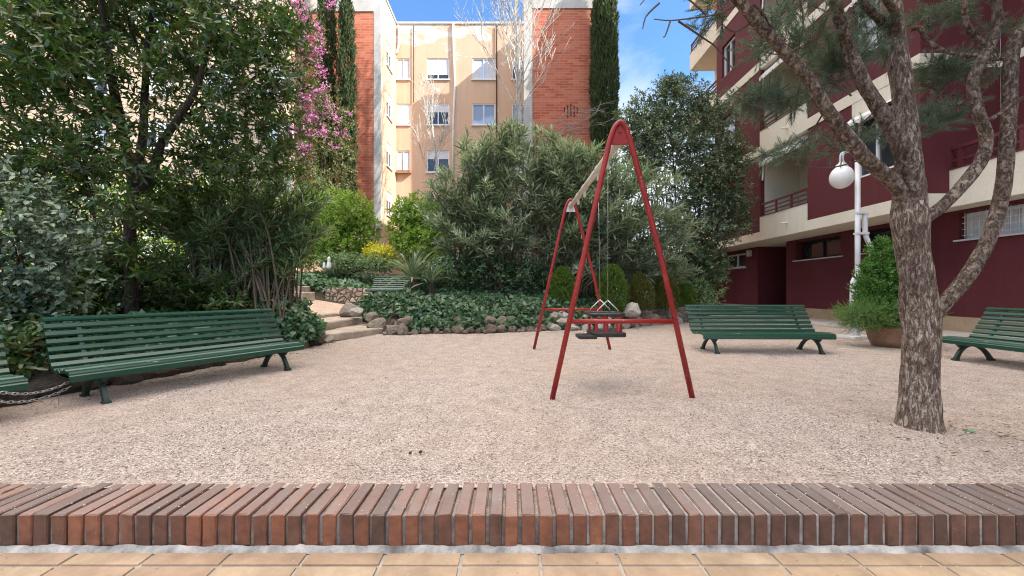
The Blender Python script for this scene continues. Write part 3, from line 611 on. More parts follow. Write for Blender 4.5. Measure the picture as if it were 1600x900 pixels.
for f in range(NFL):
    a, b_ = ZF[f] + .33, ZF[f + 1]
    holes_wall(uw, 'x', 9.7, 9.98, YC, YD, a, b_, [(16.7, 17.75, ZF[f] + 1.12, ZF[f] + 2.6)])
    uw.box(9.98, 11.2, YC + .002, YC + .2, a, b_); uw.box(9.98, 11.2, YD - .2, YD - .002, a, b_); uw.box(11.19, 11.4, YC + .2, YD - .2, a, b_)
    holes_wall(uw, 'x', 9.7, 9.98, YA, YB_, a, b_, [(9.75, 10.95, ZF[f] + 1.16, b_)])
    uw.box(9.98, 11.6, YA, YA + .2, a, b_); uw.box(9.98, 11.3, YB_ - .2, YB_ - .002, a, b_); uw.box(10.9, 11.3, YA + .2, YB_ - .2, a, b_)
    za = ZF[f] + (.33 if f == 0 else .2)
    holes_wall(uw, 'x', 11.6, 11.9, -6, YA - .002, za, b_, [(6.6, 8.5, ZF[f] + 1.0, ZF[f] + 2.5), (2.5, 4.5, ZF[f] + 1.0, ZF[f] + 2.5)])
    uw.box(12.1, 12.3, -6, YA - .3, za, b_)
uw.build('upper_wall', M['burgundy'], apt)
for f in range(NFL):
    lg = MB()
    a, b_ = ZF[f] + .331, ZF[f + 1] - .001
    lg = MB(); lg2 = MB(); lg3 = MB()
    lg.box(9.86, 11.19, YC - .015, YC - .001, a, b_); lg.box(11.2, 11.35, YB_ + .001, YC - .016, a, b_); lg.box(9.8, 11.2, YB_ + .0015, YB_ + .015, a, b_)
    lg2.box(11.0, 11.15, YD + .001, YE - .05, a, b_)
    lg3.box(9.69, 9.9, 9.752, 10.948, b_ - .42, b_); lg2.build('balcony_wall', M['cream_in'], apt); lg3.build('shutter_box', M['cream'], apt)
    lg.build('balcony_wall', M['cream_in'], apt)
for f in range(NFL):
    z = ZF[f]
    for (y0, y1) in ((YB_ + .003, YC - .003), (YD + .003, YE - .003)):
        MB().box(9.675, 9.84, y0, y1, z - .004, z + .90).build('parapet', M['cream'], apt)
        r = MB(); r.box(9.72, 9.80, y0, y1, z + 1.36, z + 1.42); r.box(9.74, 9.78, y0, y1, z + 1.05, z + 1.085); r.box(9.74, 9.78, y0, y1, z + 1.2, z + 1.235)
        r.box(9.66, 9.86, y0, y1, z + .902, z + .93)
        for q in range(4):
            yy = y0 + .04 + (y1 - y0 - .08) * q / 3; r.box(9.735, 9.785, yy - .03, yy + .03, z + .93, z + 1.36)
        r.build('railing', M['burgundy_rail'], apt)
    # spout under the parapet top
    MB().tube([(9.67, 13.5, z + .42), (9.45, 13.5, z + .40)], .035, 8).build('drain_spout', M['cream'], apt)
    # awning with scalloped edge
    aw = MB(); y0, y1 = YB_ + .05, YC - .05; zt = ZF[f + 1] - .02; n_ = 12
    aw.prism([(9.95, y0, zt), (9.95, y1, zt), (9.62, y1, zt - .33), (9.62, y0, zt - .33)], (0, 0, .012))
    poly = [(9.62, y0, zt - .33)] + [(9.62, y0 + (y1 - y0) * (i + h) / n_, zt - (.44 if h == .5 else .49 if h in (.25, .75) else .40)) for i in range(n_) for h in (0, .25, .5, .75)] + [(9.62, y1, zt - .40), (9.62, y1, zt - .33)]
    aw.prism(poly, (.008, 0, 0)); aw.build('awning', M['awning'], apt)
    MB().tube([(9.75, YC - .1, zt - .4), (9.72, YC - .1, zt - 1.0)], .03, 8).build('awning_crank', M['white_paint'], apt)
    make_window(apt, 'x', 9.85, -1, 16.72, 17.73, z + 1.14, z + 2.58, 'curtain' if f % 2 else 'glass', M['burgundy_rail'])
    make_window(apt, 'x', 9.88, -1, 9.78, 10.93, z + 1.18, z + 2.83, 'curtain' if f % 2 else 'glass')
    aw = MB(); y0, y1 = 9.72, 10.98; zt = z + 2.9; n_ = 6
    aw.prism([(9.68, y0, zt), (9.68, y1, zt), (9.45, y1, zt - .2), (9.45, y0, zt - .2)], (0, 0, .012))
    poly = [(9.45, y0, zt - .2)] + [(9.45, y0 + (y1 - y0) * (i + h) / n_, zt - (.31 if h == .5 else .29 if h in (.25, .75) else .25)) for i in range(n_) for h in (0, .25, .5, .75)] + [(9.45, y1, zt - .25), (9.45, y1, zt - .2)]
    aw.prism(poly, (.008, 0, 0)); aw.build('awning', M['awning'], apt)
    make_window(apt, 'x', 11.75, -1, 6.62, 8.48, z + 1.02, z + 2.48, 'half'); make_window(apt, 'x', 11.75, -1, 2.52, 4.48, z + 1.02, z + 2.48, 'half')
MB().box(10.385, 10.5, -6, YA - .004, 2.996, 3.87).build('parapet', M['cream'], apt)
r = MB(); r.box(10.42, 10.5, -6, YA - .01, 4.34, 4.42); r.box(10.44, 10.48, -6, YA - .01, 4.06, 4.11)
r.box(10.37, 10.52, -6, YA - .01, 3.872, 3.91)
for q in range(9): yy = 8.95 - q * 1.1; r.box(10.43, 10.49, yy - .04, yy + .04, 3.91, 4.34)
r.build('railing', M['burgundy_rail'], apt)
for (y0, y1, z0, z1, st_) in ((7.32, 9.43, 2.29, 2.91, 'curtain'), (12.87, 14.88, 2.22, 2.89, 'dark'), (10.22, 12.08, 2.22, 2.89, 'dark'), (18.12, 19.88, 2.16, 2.84, 'glass')):
    wd = make_window(apt, 'x', 11.2 if st_ != 'dark' else 11.3, -1, y0, y1, z0, z1, st_, False, M['pvc'] if st_ != 'dark' else M['dark'])
    s_ = MB(); s_.box(10.94, 11.16, y0 - .12, y1 + .1, z0 - .06, z0 - .022); s_.build('sill', M['concrete'], wd)
    if st_ == 'curtain':
        gr = MB()
        for q in range(15): yy = y0 + .05 + (y1 - y0 - .1) * q / 14; gr.box(11.06, 11.07, yy - .006, yy + .006, z0, z1)
        for q in range(4): zz = z0 + .08 + .15 * q; gr.box(11.052, 11.06, y0, y1, zz - .006, zz + .006)
        gr.build('bars', M['white_paint'], wd)
MB().box(10.86, 10.99, 17.6, 17.8, 2.62, 2.9).build('junction_box', M['concrete'], apt)
rf = MB(); rf.box(9.4, 16.2, -6, 21.1, ZF[-1] + .335, ZF[-1] + .7); rf.build('roof', M['cream'], apt)
mb = MB(); mb.add([(9.0, 1.9, .02), (11.1, 1.9, .02), (15, 1.9, .02), (15, 21.5, .02), (9.0, 21.5, .02)], [(0, 1, 2, 3, 4)]); mb.box(8.9, 9.0, 1.9, 21.5, -.1, .035)
tag(mb.build('pavement', M['pavement']), kind='structure')

# garden wall beyond the block and a drainpipe
gwall = thing('garden_wall', (10, 21.6, 0), 'dark burgundy garden wall beyond the far end of the apartment block', 'wall')
MB().box(8.6, 16, 21.5, 21.8, 0, 3.0).build('wall_face', M['burgundy'], gwall)
MB().box(8.5, 16, 21.42, 21.88, 3.0, 3.12).build('coping', M['concrete'], gwall)
p = P(1096, 450, 19.5); q = P(1096, 408, 19.5)
tag(MB().tube([(p.x, 19.5, 0), (q.x, 19.5, 2.9)], .05, 8).build('drainpipe', M['white_paint']), 'thin white drainpipe standing beside the laurel at the end of the burgundy block', 'pipe')
hp = spline([G(1109, 488, .02), P(1113, 478, 17.8), P(1119, 469, 17.8), P(1121, 462, 17.8), P(1117, 459, 17.8)], 5)
tag(MB().tube(hp, .03, 6).build('garden_hose', M['cream_pipe'], smooth=True), 'pale garden hose hanging by the corner of the burgundy ground floor', 'hose')

# ------------------------------------------------------------------ orange apartment building
ob = thing('orange_building', (-3, 27.5, 1), 'peeling orange apartment building with red brick piers behind the garden', 'building')
ZT = 20.4; YBk = 27.5; YFr = 24.3
def bz(py, Y=YBk): return 1 + (HY - py) / F * Y
def bxp(px, Y=YBk): return (px - CX) / F * Y
wins = []
for (a, b_, sts) in ((620, 641, ('curtain', 'shut', 'curtain', 'shut')), (667, 702, ('most', 'half', 'half', 'half')), (738, 774, ('curtain', 'blue', 'blue', 'half')), (800, 828, ('half', 'blue', 'half', 'half'))):
    for (c, d), s_ in zip(((91, 124), (162, 195), (235, 269), (309, 342)), sts): wins.append((bxp(a), bxp(b_), bz(d), bz(c), s_))
fb = MB(); holes_wall(fb, 'y', YBk, YBk + .3, -8.3, 1.3, -.5, ZT - .25, [w_[:4] for w_ in wins]); fb.build('facade', M['orange'], ob)
iw = []
for (c, d) in ((68, 108), (145, 187), (222, 264), (300, 337)): iw.append((25.4, 26.5, bz((c + d) / 2, 25.9) - .8, bz((c + d) / 2, 25.9) + .8))
fb = MB(); holes_wall(fb, 'x', -8.6, -8.3, YFr + .2, YBk - .002, -.5, ZT - .25, iw); fb.build('side_wall', M['orange'], ob)
MB().box(1.3, 1.6, YFr + .2, YBk + .3, -.5, ZT - .25).build('side_wall', M['orange'], ob)
for w_ in wins: make_window(ob, 'y', YBk + .07, -1, w_[0], w_[1], w_[2], w_[3], w_[4])
for w_ in iw: make_window(ob, 'x', -8.37, 1, w_[0], w_[1], w_[2], w_[3], 'half')
MB().box(-8.29, 1.29, YBk - .06, YBk + .35, ZT - .248, ZT - .1).build('coping', M['concrete'], ob)
MB().box(-8.62, -8.24, YFr + .2, YBk + .35, ZT - .248, ZT - .09).build('coping', M['concrete'], ob)
MB().box(-13.2, -8.75, YFr, YFr + .4, 5.2, 18.7).build('brick_pier', M['brick'], ob)
MB().box(-13.2, -8.62, YFr + .02, YFr + .4, -.5, 5.195).build('pier_base', M['orange'], ob)
MB().box(-13.3, -8.75, YFr - .05, YFr + .4, 18.702, 21.0).build('parapet', M['concrete'], ob)
MB().box(-8.748, -8.3, YFr - .02, YFr + .198, 5.0, 21.0).build('edge_column', M['concrete'], ob)
MB().box(1.32, 6.0, YFr, YFr + .4, -.5, 18.9).build('brick_pier', M['brick'], ob)
MB().box(1.3, 6.1, YFr - .05, YFr + .4, 18.902, 21.0).build('parapet', M['concrete'], ob)
MB().box(.75, 1.298, YFr - .02, YFr + .35, -.5, 21.0).build('edge_column', M['concrete'], ob)
MB().box(-13.1, 5.9, YFr + .42, 36, -.5, 18.5).build('rear_block', M['peach'], ob) if False else None
MB().box(5.7, 6.0, YFr + .402, 36, -.5, 20).build('end_wall', M['orange'], ob)
MB().box(-13.2, 5.69, 28.2, 36, -.5, ZT - .4).build('rear_wall', M['orange'], ob)
pp = MB(); pp.tube([P(708, 36, YBk - .1), P(709, 90, YBk - .1), P(711, 130, YBk - .1), P(708, 190, YBk - .1), P(708, 300, YBk - .1)], .07, 8); pp.build('drainpipe', M['white_paint'], ob, True)
pp = MB(); pp.tube(spline([P(622, 40, YBk - .1), P(624, 50, YBk - .1), P(623, 70, YBk - .1), P(619, 84, YBk - .1)], 4), .08, 8); pp.build('drainpipe', M['white_paint'], ob, True)
pp = MB(); pp.tube([P(776, 40, YBk - .08), P(776, 330, YBk - .08)], .045, 8); pp.tube([P(646, 40, YBk - .08), P(646, 160, YBk - .08)], .03, 8); pp.build('cable', M['bark'], ob)
ac = MB(); c = P(630, 266, YBk - .3); ac.box(c.x - .5, c.x + .5, YBk - .28, YBk - .005, c.z - .18, c.z + .02); ac.build('window_box', M['terracotta'], ob)
for i in range(5):
    for j in range(4):
        if abs(i - 2) + abs(j - 1.5) < 3: c = P(882 + i * 5, 165 + j * 5 + (i % 2) * 2, YFr); MB().box(c.x - .035, c.x + .035, YFr - .006, YFr + .01, c.z - .09, c.z + .09).build('vent_hole', M['dark'], ob)
# pale neighbour at the left
nb = thing('pale_building', (-24, 22.5, 0), 'sunlit pale peach building glimpsed through the big tree on the left', 'building')
hw = []; 
for xx in np.arange(-36, -14, 3.6):
    for f in range(7): hw.append((xx, xx + 1.5, 3.2 + f * 3.1, 4.8 + f * 3.1))
fb = MB(); holes_wall(fb, 'y', 22.5, 22.8, -40, -13.25, -.5, 24, hw); fb.build('facade', M['peach'], nb)
for i, h in enumerate(hw): make_window(nb, 'y', 22.57, -1, *h, ('half', 'shut', 'blue')[i % 3])
MB().box(-13.25, -13.21, 22.8, YFr + .3, -.5, 24).build('side_wall', M['peach'], nb)
MB().box(-40, -13.3, 22.85, 36, -.5, 23.9).build('rear_wall', M['peach'], nb)

# ------------------------------------------------------------------ steps, path, rocks
poly = [(-4.9, 9.2), (-5.1, 10.6), (-4.9, 11.2), (-4.4, 12.0), (-4.2, 14.2), (-11, 14.2), (-10.5, 10.5), (-7, 9.8), (-5.6, 8.9)]
def inpoly(x, y):
    c = False; j = len(poly) - 1
    for i in range(len(poly)):
        if (poly[i][1] > y) != (poly[j][1] > y) and x < (poly[j][0] - poly[i][0]) * (y - poly[i][1]) / (poly[j][1] - poly[i][1]) + poly[i][0]: c = not c
        j = i
    return c
mb = MB(); st_ = .2
for i in range(36):
    for j in range(30):
        x, y = -11.2 + i * st_, 8.6 + j * st_
        if inpoly(x + .1, y + .1):
            mb.add([(a, b_, max(min(.16 * (-3.2 - a), 1.0), .28) + .045) for a, b_ in ((x, y), (x + st_, y), (x + st_, y + st_), (x, y + st_))], [(0, 1, 2, 3)])
tag(mb.build('upper_path', M['path']), kind='structure')
def slab(name, pts, z0, z1, label):
    mb = MB(); m_ = 9; ring0 = []
    pts = [Vector((p[0], p[1], 0)) for p in pts]
    for i in range(len(pts)):
        a, b_ = pts[i], pts[(i + 1) % len(pts)]
        for k_ in range(m_):
            p = a.lerp(b_, k_ / m_); q = mnoise.noise((p.x * 4, p.y * 4, z1 * 9)) * .05; ring0.append((p.x + q, p.y + q))
    cx_ = sum(p[0] for p in ring0) / len(ring0); cy_ = sum(p[1] for p in ring0) / len(ring0)
    n_ = len(ring0)
    vs = [(x, y, z0) for x, y in ring0] + [(x, y, z1 - .025) for x, y in ring0] + [(cx_ + (x - cx_) * .97, cy_ + (y - cy_) * .98, z1 + mnoise.noise((x * 3, y * 3, 1)) * .01) for x, y in ring0] + [(cx_, cy_, z1)]
    fs = [(i + q * n_, (i + 1) % n_ + q * n_, (i + 1) % n_ + q * n_ + n_, i + q * n_ + n_) for q in range(2) for i in range(n_)] + [(2 * n_ + i, 2 * n_ + (i + 1) % n_, 3 * n_) for i in range(n_)]
    mb.add(vs, fs); return tag(mb.build(name, M['step']), label, 'step')
slab('stone_step', [(-3.62, 7.7), (-3.0, 9.35), (-4.2, 10.3), (-4.5, 8.3)], -.1, .14, 'lowest sandstone step leading from the gravel up to the path')
slab('stone_step', [(-4.16, 8.45), (-3.98, 10.3), (-5.1, 11.0), (-5.2, 8.8)], .05, .31, 'middle sandstone step between the ivy clump and the boulders')
slab('stone_step', [(-5.0, 9.3), (-4.9, 10.9), (-5.9, 11.2), (-6.0, 9.3)], .15, .40, 'topmost sandstone step at the edge of the upper path')
slab('stone_step', [(-9.2, 13.0), (-7.1, 13.0), (-7.1, 13.8), (-9.2, 13.8)], .7, .98, 'pale stone step below the rubble wall at the back of the path')
slab('stone_step', [(-9.6, 13.7), (-7.6, 13.7), (-7.6, 14.5), (-9.6, 14.5)], .9, 1.2, 'upper stone step in the shade behind the left oleander')
slab('stone_step', [(-10, 14.4), (-8.2, 14.4), (-8.2, 15.2), (-10, 15.2)], 1.2, 1.5, 'farthest dark stone step under the shrubs at the back')
rw = thing('rubble_wall', (-5, 14.4, .4), 'low wall of pale rubble stones holding the ivy bank behind the upper path', 'wall')
mb = MB(); n_ = 40; vs = []
for i in range(n_ + 1):
    x = -7.0 + 4.6 * i / n_
    for z in (.3, .55, .8, 1.0, 1.14): vs.append((x, 14.35 + mnoise.noise((x * 2.5, z * 3, 0)) * .07 + z * .05, z + (mnoise.noise((x * 3, 0, 4)) * .07 if z > 1 else 0)))
    vs.append((x, 14.75, 1.12))
mb.add(vs, [(i * 6 + k, (i + 1) * 6 + k, (i + 1) * 6 + k + 1, i * 6 + k + 1) for i in range(n_) for k in range(5)])
mb.build('stonework', M['rubble'], rw)

rock_me = []
for s in range(7):
    bm = bmesh.new(); bmesh.ops.create_icosphere(bm, subdivisions=3, radius=1.0); rr = random.Random(s)
    cuts = [(Vector((rr.uniform(-1, 1), rr.uniform(-1, 1), rr.uniform(-.6, 1))).normalized(), rr.uniform(.55, .85)) for _ in range(9)]
    for v in bm.verts:
        for nn_, d in cuts:
            e = v.co.dot(nn_) - d
            if e > 0: v.co -= nn_ * e * .9
        v.co *= 1 + mnoise.noise(v.co * 2.3 + Vector((s * 7, 0, 0))) * .12 + mnoise.noise(v.co * 6 + Vector((s * 7, 0, 0))) * .04
    me = bpy.data.meshes.new('rock'); bm.to_mesh(me); bm.free()
    rock_me.append(me)
rock_pale = [m_.copy() for m_ in rock_me]
for m_ in rock_me: m_.materials.append(M['rock'])
for m_ in rock_pale: m_.materials.append(M['rock_pale'])
rr = random.Random(21)
def put_rock(x, y, z, s, label, group, pale=False, sq=(1, 1, 1)):
    o = bpy.data.objects.new('border_rock', rr.choice(rock_pale if pale else rock_dark if 'mossy' in label else rock_me)); col.objects.link(o)
    o.location = (x, y, z); o.scale = (s * rr.uniform(.95, 1.35) * sq[0], s * rr.uniform(.8, 1.1) * sq[1], s * rr.uniform(.65, .9) * sq[2]); o.rotation_euler = (rr.uniform(-.3, .3), rr.uniform(-.3, .3), rr.uniform(0, 6.28))
    return tag(o, label, 'rock', group)
LB = 'brown weathered stone in the low border under the central ivy bank'; GB = 'stones edging the central ivy bank'
x = -2.95
while x < .95:
    s = rr.uniform(.11, .20); y = float(np.interp(x, YBX, YBY)); put_rock(x + s, y - .02, s * .5, s, LB, GB)
    if rr.random() < .8: put_rock(x + s, y + .16, s * .5 + .20, s * .9, LB, GB)
    if rr.random() < .35: put_rock(x + s * .4, y - .2, .04, s * .45, LB, GB)
    x += s * 1.75
LP = 'pale grey stone in the low rockery below the dwarf conifers'; GP = 'pale stones below the conifers'
x = 1.0
while x < 6.1:
    s = rr.uniform(.11, .21); y = float(np.interp(x, YBX, YBY))
    for q in range(3): put_rock(x + s + rr.uniform(-.1, .1), y - .1 + q * .17, s * .45 + q * .14, s * rr.uniform(.75, 1.1), LP, GP, True)
    x += s * 1.55
c = P(985, 478, 10.6); put_rock(c.x, 10.45, .48, .27, 'largest pale white boulder in the rockery beside the swing', None, True)
M['rock_dark'] = rockmat('mossy rock', (0.07, 0.06, 0.045), (0.12, 0.10, 0.075), (0.17, 0.14, 0.11)); rock_dark = [m_.copy() for m_ in rock_me]  # darker brown rock set for the stones behind the left benches
for m_ in rock_dark: m_.materials.clear(); m_.materials.append(M['rock_dark'])
LL = 'dark mossy stone in the low border behind the left benches'; GL = 'stones behind the left benches'
y = 2.2
while y < 7.3:
    s = rr.uniform(.10, .19); xl_ = float(np.interp(y, XLY, XLX)) + .02; put_rock(xl_ + rr.uniform(-.06, .06), y, s * .45, s, LL, GL)
    if rr.random() < .5: put_rock(xl_ - .15, y + s * .5, s * .45 + .16, s * .8, LL, GL)
    y += s * 1.6
for (px, py, Y, s, lab) in ((592, 507, 9.3, .27, 'big brown boulder at the right end of the middle step'), (578, 496, 9.7, .2, 'upright brown boulder beside the middle step'), (559, 487, 9.9, .19, 'flat white boulder above the middle step'),
                            (544, 485, 10.4, .27, 'dark brown boulder beside the topmost step'), (497, 523, 7.35, .14, 'reddish stone below the ivy clump at the left of the steps'), (515, 531, 7.55, .12, 'flat grey stone at the left foot of the lowest step'), (617, 518, 8.95, .24, 'broad pitted boulder at the right foot of the lowest step')):
    c = P(px, py, Y); put_rock(c.x, c.y, c.z, s, lab, None, 'white' in lab or 'grey' in lab, (1, 1, 1.1))

# ------------------------------------------------------------------ benches
SEAT = [(.035, .305), (.125, .315), (.215, .310), (.305, .300), (.39, .298)]
BACK = [(.462, .335, 50), (.512, .398, 56), (.552, .466, 60), (.592, .536, 60), (.632, .606, 61), (.670, .674, 62), (.700, .738, 30)]
def slat_mb(mb, L, d, z, ang, wd, th):
    ca, sa = math.cos(R(ang)), math.sin(R(ang)); c = .011
    pr = [(-wd / 2 + c, -th / 2), (wd / 2 - c, -th / 2), (wd / 2, -th / 2 + c), (wd / 2, th / 2 - c), (wd / 2 - c, th / 2), (-wd / 2 + c, th / 2), (-wd / 2, th / 2 - c), (-wd / 2, -th / 2 + c)]
    mb.prism([(-L / 2, d + a * ca - b_ * sa, z + a * sa + b_ * ca) for a, b_ in pr], (L, 0, 0))
def flatbar(mb, pts, w_, t_, x):
    """flat cast bar along a path in the depth-height plane at station x"""
    n_ = len(pts); vs = []
    ww = w_ if hasattr(w_, '__len__') else [w_] * n_
    for i, (d, z) in enumerate(pts):
        a = Vector(pts[min(i + 1, n_ - 1)]) - Vector(pts[max(i - 1, 0)]); a.normalize(); nn_ = Vector((-a.y, a.x)) * ww[i] / 2
        for sx_, sn in ((-1, -.6), (1, -.6), (1.25, 0), (1, .6), (-1, .6), (-1.25, 0)):
            sn *= 1.66 if abs(sx_) == 1 else 1
            vs.append((x + sx_ * t_ / 2 * .8, d + nn_.x * sn, z + nn_.y * sn))
    fs = [(i * 6 + k_, i * 6 + (k_ + 1) % 6, (i + 1) * 6 + (k_ + 1) % 6, (i + 1) * 6 + k_) for i in range(n_ - 1) for k_ in range(6)] + [tuple(range(5, -1, -1)), tuple(range((n_ - 1) * 6, n_ * 6))]
    mb.add(vs, fs)
def sp2(pts, per=6): return [(p.x, p.y) for p in spline([Vector((a, b_, 0)) for a, b_ in pts], per)]
def make_bench(L, label):
    root = thing('park_bench', (0, 0, 0), label, 'bench', 'green slatted park benches')
    s = MB(); slat_mb(s, L, .0, .262, 84, .062, .024)
    for d, z in SEAT: slat_mb(s, L, d, z, 0 if d > .1 else 12, .068, .034)
    s.build('seat', M['bench_edge'], root)
    s = MB()
    for i, (d, z, a) in enumerate(BACK): slat_mb(s, L, d, z, a, .059, .036)
    s.build('backrest', M['bench'], root)
    for x in (-L / 2 + .22, L / 2 - .22):
        m_ = MB()
        arch = sp2([(-.005, 0.0), (.02, .06), (.075, .15), (.16, .215), (.25, .225), (.34, .19), (.43, .11), (.50, .0)])
        flatbar(m_, arch, lerpr([.06, .05, .042, .042, .045, .042, .042, .05, .06], len(arch)), .045, x)
        flatbar(m_, sp2([(.015, .225), (.12, .284), (.25, .285), (.38, .276), (.455, .31), (.53, .41), (.60, .53), (.665, .65), (.70, .715)]), .032, .04, x)
        flatbar(m_, [(.11, .19), (.09, .25), (.10, .29)], .035, .04, x); flatbar(m_, [(.29, .21), (.33, .25), (.36, .285)], .035, .04, x)
        cur = sp2([(.02, .24), (.05, .20), (.085, .195), (.09, .225), (.06, .235)]); flatbar(m_, cur, .026, .035, x)
        for fd in (-.005, .50): m_.add(*_foot(x, fd))
        m_.build('leg', M['iron'], root, smooth=False)
    return root
def _foot(x, d):
    a = [(x - .035, d - .045, -.02), (x + .035, d - .045, -.02), (x + .035, d + .045, -.02), (x - .035, d + .045, -.02), (x - .025, d - .03, .028), (x + .025, d - .03, .028), (x + .025, d + .03, .028), (x - .025, d + .03, .028)]
    return a, [(0, 3, 2, 1), (4, 5, 6, 7), (0, 1, 5, 4), (1, 2, 6, 5), (2, 3, 7, 6), (3, 0, 4, 7)]
def place(o, A, B, z=0.0):
    """front rail from A (its left end seen from the front) to B"""
    A = Vector(A); B = Vector(B); c = (A + B) / 2; d = B - A
    o.location = (c.x, c.y, z); o.rotation_euler = (0, 0, math.atan2(d.y, d.x))
b1 = make_bench(2.09, 'long green slatted bench in front of the shrubs on the left, chained at one leg')
place(b1, (-3.71, 3.23), (-2.76, 5.07))
b2 = copy_tree(b1); b2['label'] = 'green slatted bench cut off by the left edge of the photo, chained to its neighbour'; place(b2, (-4.70, 1.14), (-3.80, 3.00))
b3 = copy_tree(b1); b3['label'] = 'green slatted bench facing the camera between the swing and the potted conifer'; place(b3, (3.07, 6.20), (5.20, 6.14))
b4 = copy_tree(b1); b4['label'] = 'green slatted bench behind the pine trunk, partly cut off by the right edge'; place(b4, (6.46, 5.80), (6.42, 3.72))
b5 = copy_tree(b1); b5['label'] = 'small distant green bench half hidden by the yucca on the upper path'; place(b5, (-4.75, 12.4), (-2.65, 12.2), .76)
b6 = copy_tree(b1); b6['label'] = 'distant green bench glimpsed through the left oleander on the upper path'; place(b6, (-10.0, 12.3), (-7.7, 12.5), .86)
# chain between the two left benches
mb = MB()
def chain_links(mb, a, b_, sag, n_, r=.0033, ll=.042):
    pts = [Vector(a).lerp(Vector(b_), i / n_) - Vector((0, 0, sag * 4 * (i / n_) * (1 - i / n_))) for i in range(n_ + 1)]
    for i in range(n_):
        c = (pts[i] + pts[i + 1]) / 2; t = (pts[i + 1] - pts[i]).normalized(); u = t.cross(Vector((0, 0, 1))).normalized(); v = t.cross(u)
        sd_ = (u * .8 + v * .6) if i % 2 else (v * .8 - u * .6); h = (pts[i + 1] - pts[i]).length * .66; wd = h * .36
        loop = [c + t * (h * math.cos(q)) * (1 if abs(math.cos(q)) < .8 else .98) + sd_ * (wd * math.sin(q)) for q in np.linspace(0, 2 * math.pi, 13)]
        mb.tube(loop, r, 5, cap=False)
ca, cb2 = P(2, 613, 2.75), P(107, 597, 3.35); ca2, cb3 = P(-6, 627, 2.72), P(110, 604, 3.38)
chain_links(mb, ca, cb2, .045, 14); chain_links(mb, ca2, cb3, .05, 15); chain_links(mb, P(92, 611, 3.25), P(92, 632, 3.25), 0, 3)
tag(mb.build('chain', M['chain'], smooth=True), 'bright steel chain looped between the legs of the two left benches', 'chain')

# ------------------------------------------------------------------ swing
YN, YF = 3.6, 6.63
sw = thing('swing_set', (1.02, 5.1, 0), 'red A-frame swing stand with a cream top bar in the middle of the court', 'swing')
def aframe(Y, plate_mat, name='side_frame'):
    pts = [(.372, -.03), (.66, 1.27), (.906, 2.372), (.935, 2.47), (.968, 2.545), (1.012, 2.585), (1.058, 2.545), (1.09, 2.47), (1.12, 2.372), (1.41, 1.27), (1.698, -.03)]
    path = []
    for i, (a, b_) in enumerate(pts): path.append(Vector((a, Y, b_)))
    sp = [path[0], path[1]] + spline(path[2:9], 4) + [path[9], path[10]]
    fr = MB().tube(sp, .0255, 12).build(name, M['red'], sw, True)
    zb = .72 if Y < 5 else .69
    def lx(z, s): return .372 + (.906 - .372) * (z / 2.372) if s < 0 else 1.698 - (1.698 - 1.12) * (z / 2.372)
    MB().tube([(lx(zb, -1) + .02, Y, zb), (lx(zb, 1) - .02, Y, zb)], .022, 12).build('brace', M['red'], fr, True)
    pl = [(.915, 2.375), (.94, 2.468), (.972, 2.54), (1.012, 2.575), (1.054, 2.54), (1.085, 2.468), (1.111, 2.375)]
    MB().prism([(a, Y - .008, b_) for a, b_ in pl], (0, .016, 0)).build('gusset_plate', plate_mat, fr)
    if Y < 5:
        MB().tube([(1.012, Y - .016, 2.50), (1.012, Y - .004, 2.50)], .016, 8).build('bolt', M['red'], fr)
        for bx_ in (.955, 1.06): MB().tube([(bx_, Y - .014, 2.392), (bx_, Y - .004, 2.392)], .008, 8).build('bolt', M['red'], fr)
    return fr
aframe(YN, M['red']); aframe(YF, M['white_paint'])
bar = MB().tube([(1.012, YN + .012, 2.42), (1.012, YF + .1, 2.47)], .038, 14).build('top_bar', M['cream_pipe'], sw, True)
for y in (4.05, 4.5, 5.35, 5.85):
    z = 2.42 + (y - YN) * .016; mb = MB(); mb.tube([(1.012, y - .02, z), (1.012, y + .02, z)], .046, 12)
    mb.box(1.0, 1.024, y - .018, y + .018, z - .10, z - .04); mb.tube([(1.012, y - .02, z - .115), (1.012, y + .02, z - .115)], .018, 8)
    mb.build('clamp', M['cream_pipe'], bar)
st = thing('cradle_swing', (1.03, 4.27, .53), 'black and red toddler cradle seat hanging from the swing bar', 'swing seat')
mb = MB()
def rring(x0, x1, y0, y1, z, r=.05, k=4):
    o = []
    for cx_, cy_, a0 in ((x1 - r, y1 - r, 0), (x0 + r, y1 - r, 90), (x0 + r, y0 + r, 180), (x1 - r, y0 + r, 270)):
        for i in range(k + 1): a = R(a0 + 90 * i / k); o.append(Vector((cx_ + r * math.cos(a), cy_ + r * math.sin(a), z)))
    return o
lp = rring(.84, 1.21, 4.08, 4.46, .752, .08); mb.tube(lp + [lp[0]], .019, 8, cap=False); mb.build('guard_ring', M['rubber'], st, True)
mb = MB(); mb.prism(rring(.86, 1.22, 4.06, 4.48, .515, .05), (0, 0, .045)); mb.prism(rring(.70, .90, 4.02, 4.28, .500, .04), (0, 0, .035)); mb.build('seat_base', M['rubber'], st, bevel=.006)
for (x, y) in ((.90, 4.10), (1.0, 4.09), (1.12, 4.09), (1.19, 4.2), (1.19, 4.36), (1.1, 4.45), (.98, 4.45), (.88, 4.36)):
    MB().box(x - .014, x + .014, y - .008, y + .008, .555, .745).build('upright', M['red'], st)
for y in (4.09, 4.45):
    mb = MB()
    for x in (.91, 1.13): mb.tube([(x, y, .765), (x, y, .80), (1.02, y, .905)], .006, 6)
    mb.tube([(1.02, y, .905), (1.012, 4.05 if y < 4.2 else 4.5, 2.30)], .0022, 5)
    mb.build('hanger', M['chain'], st, True)

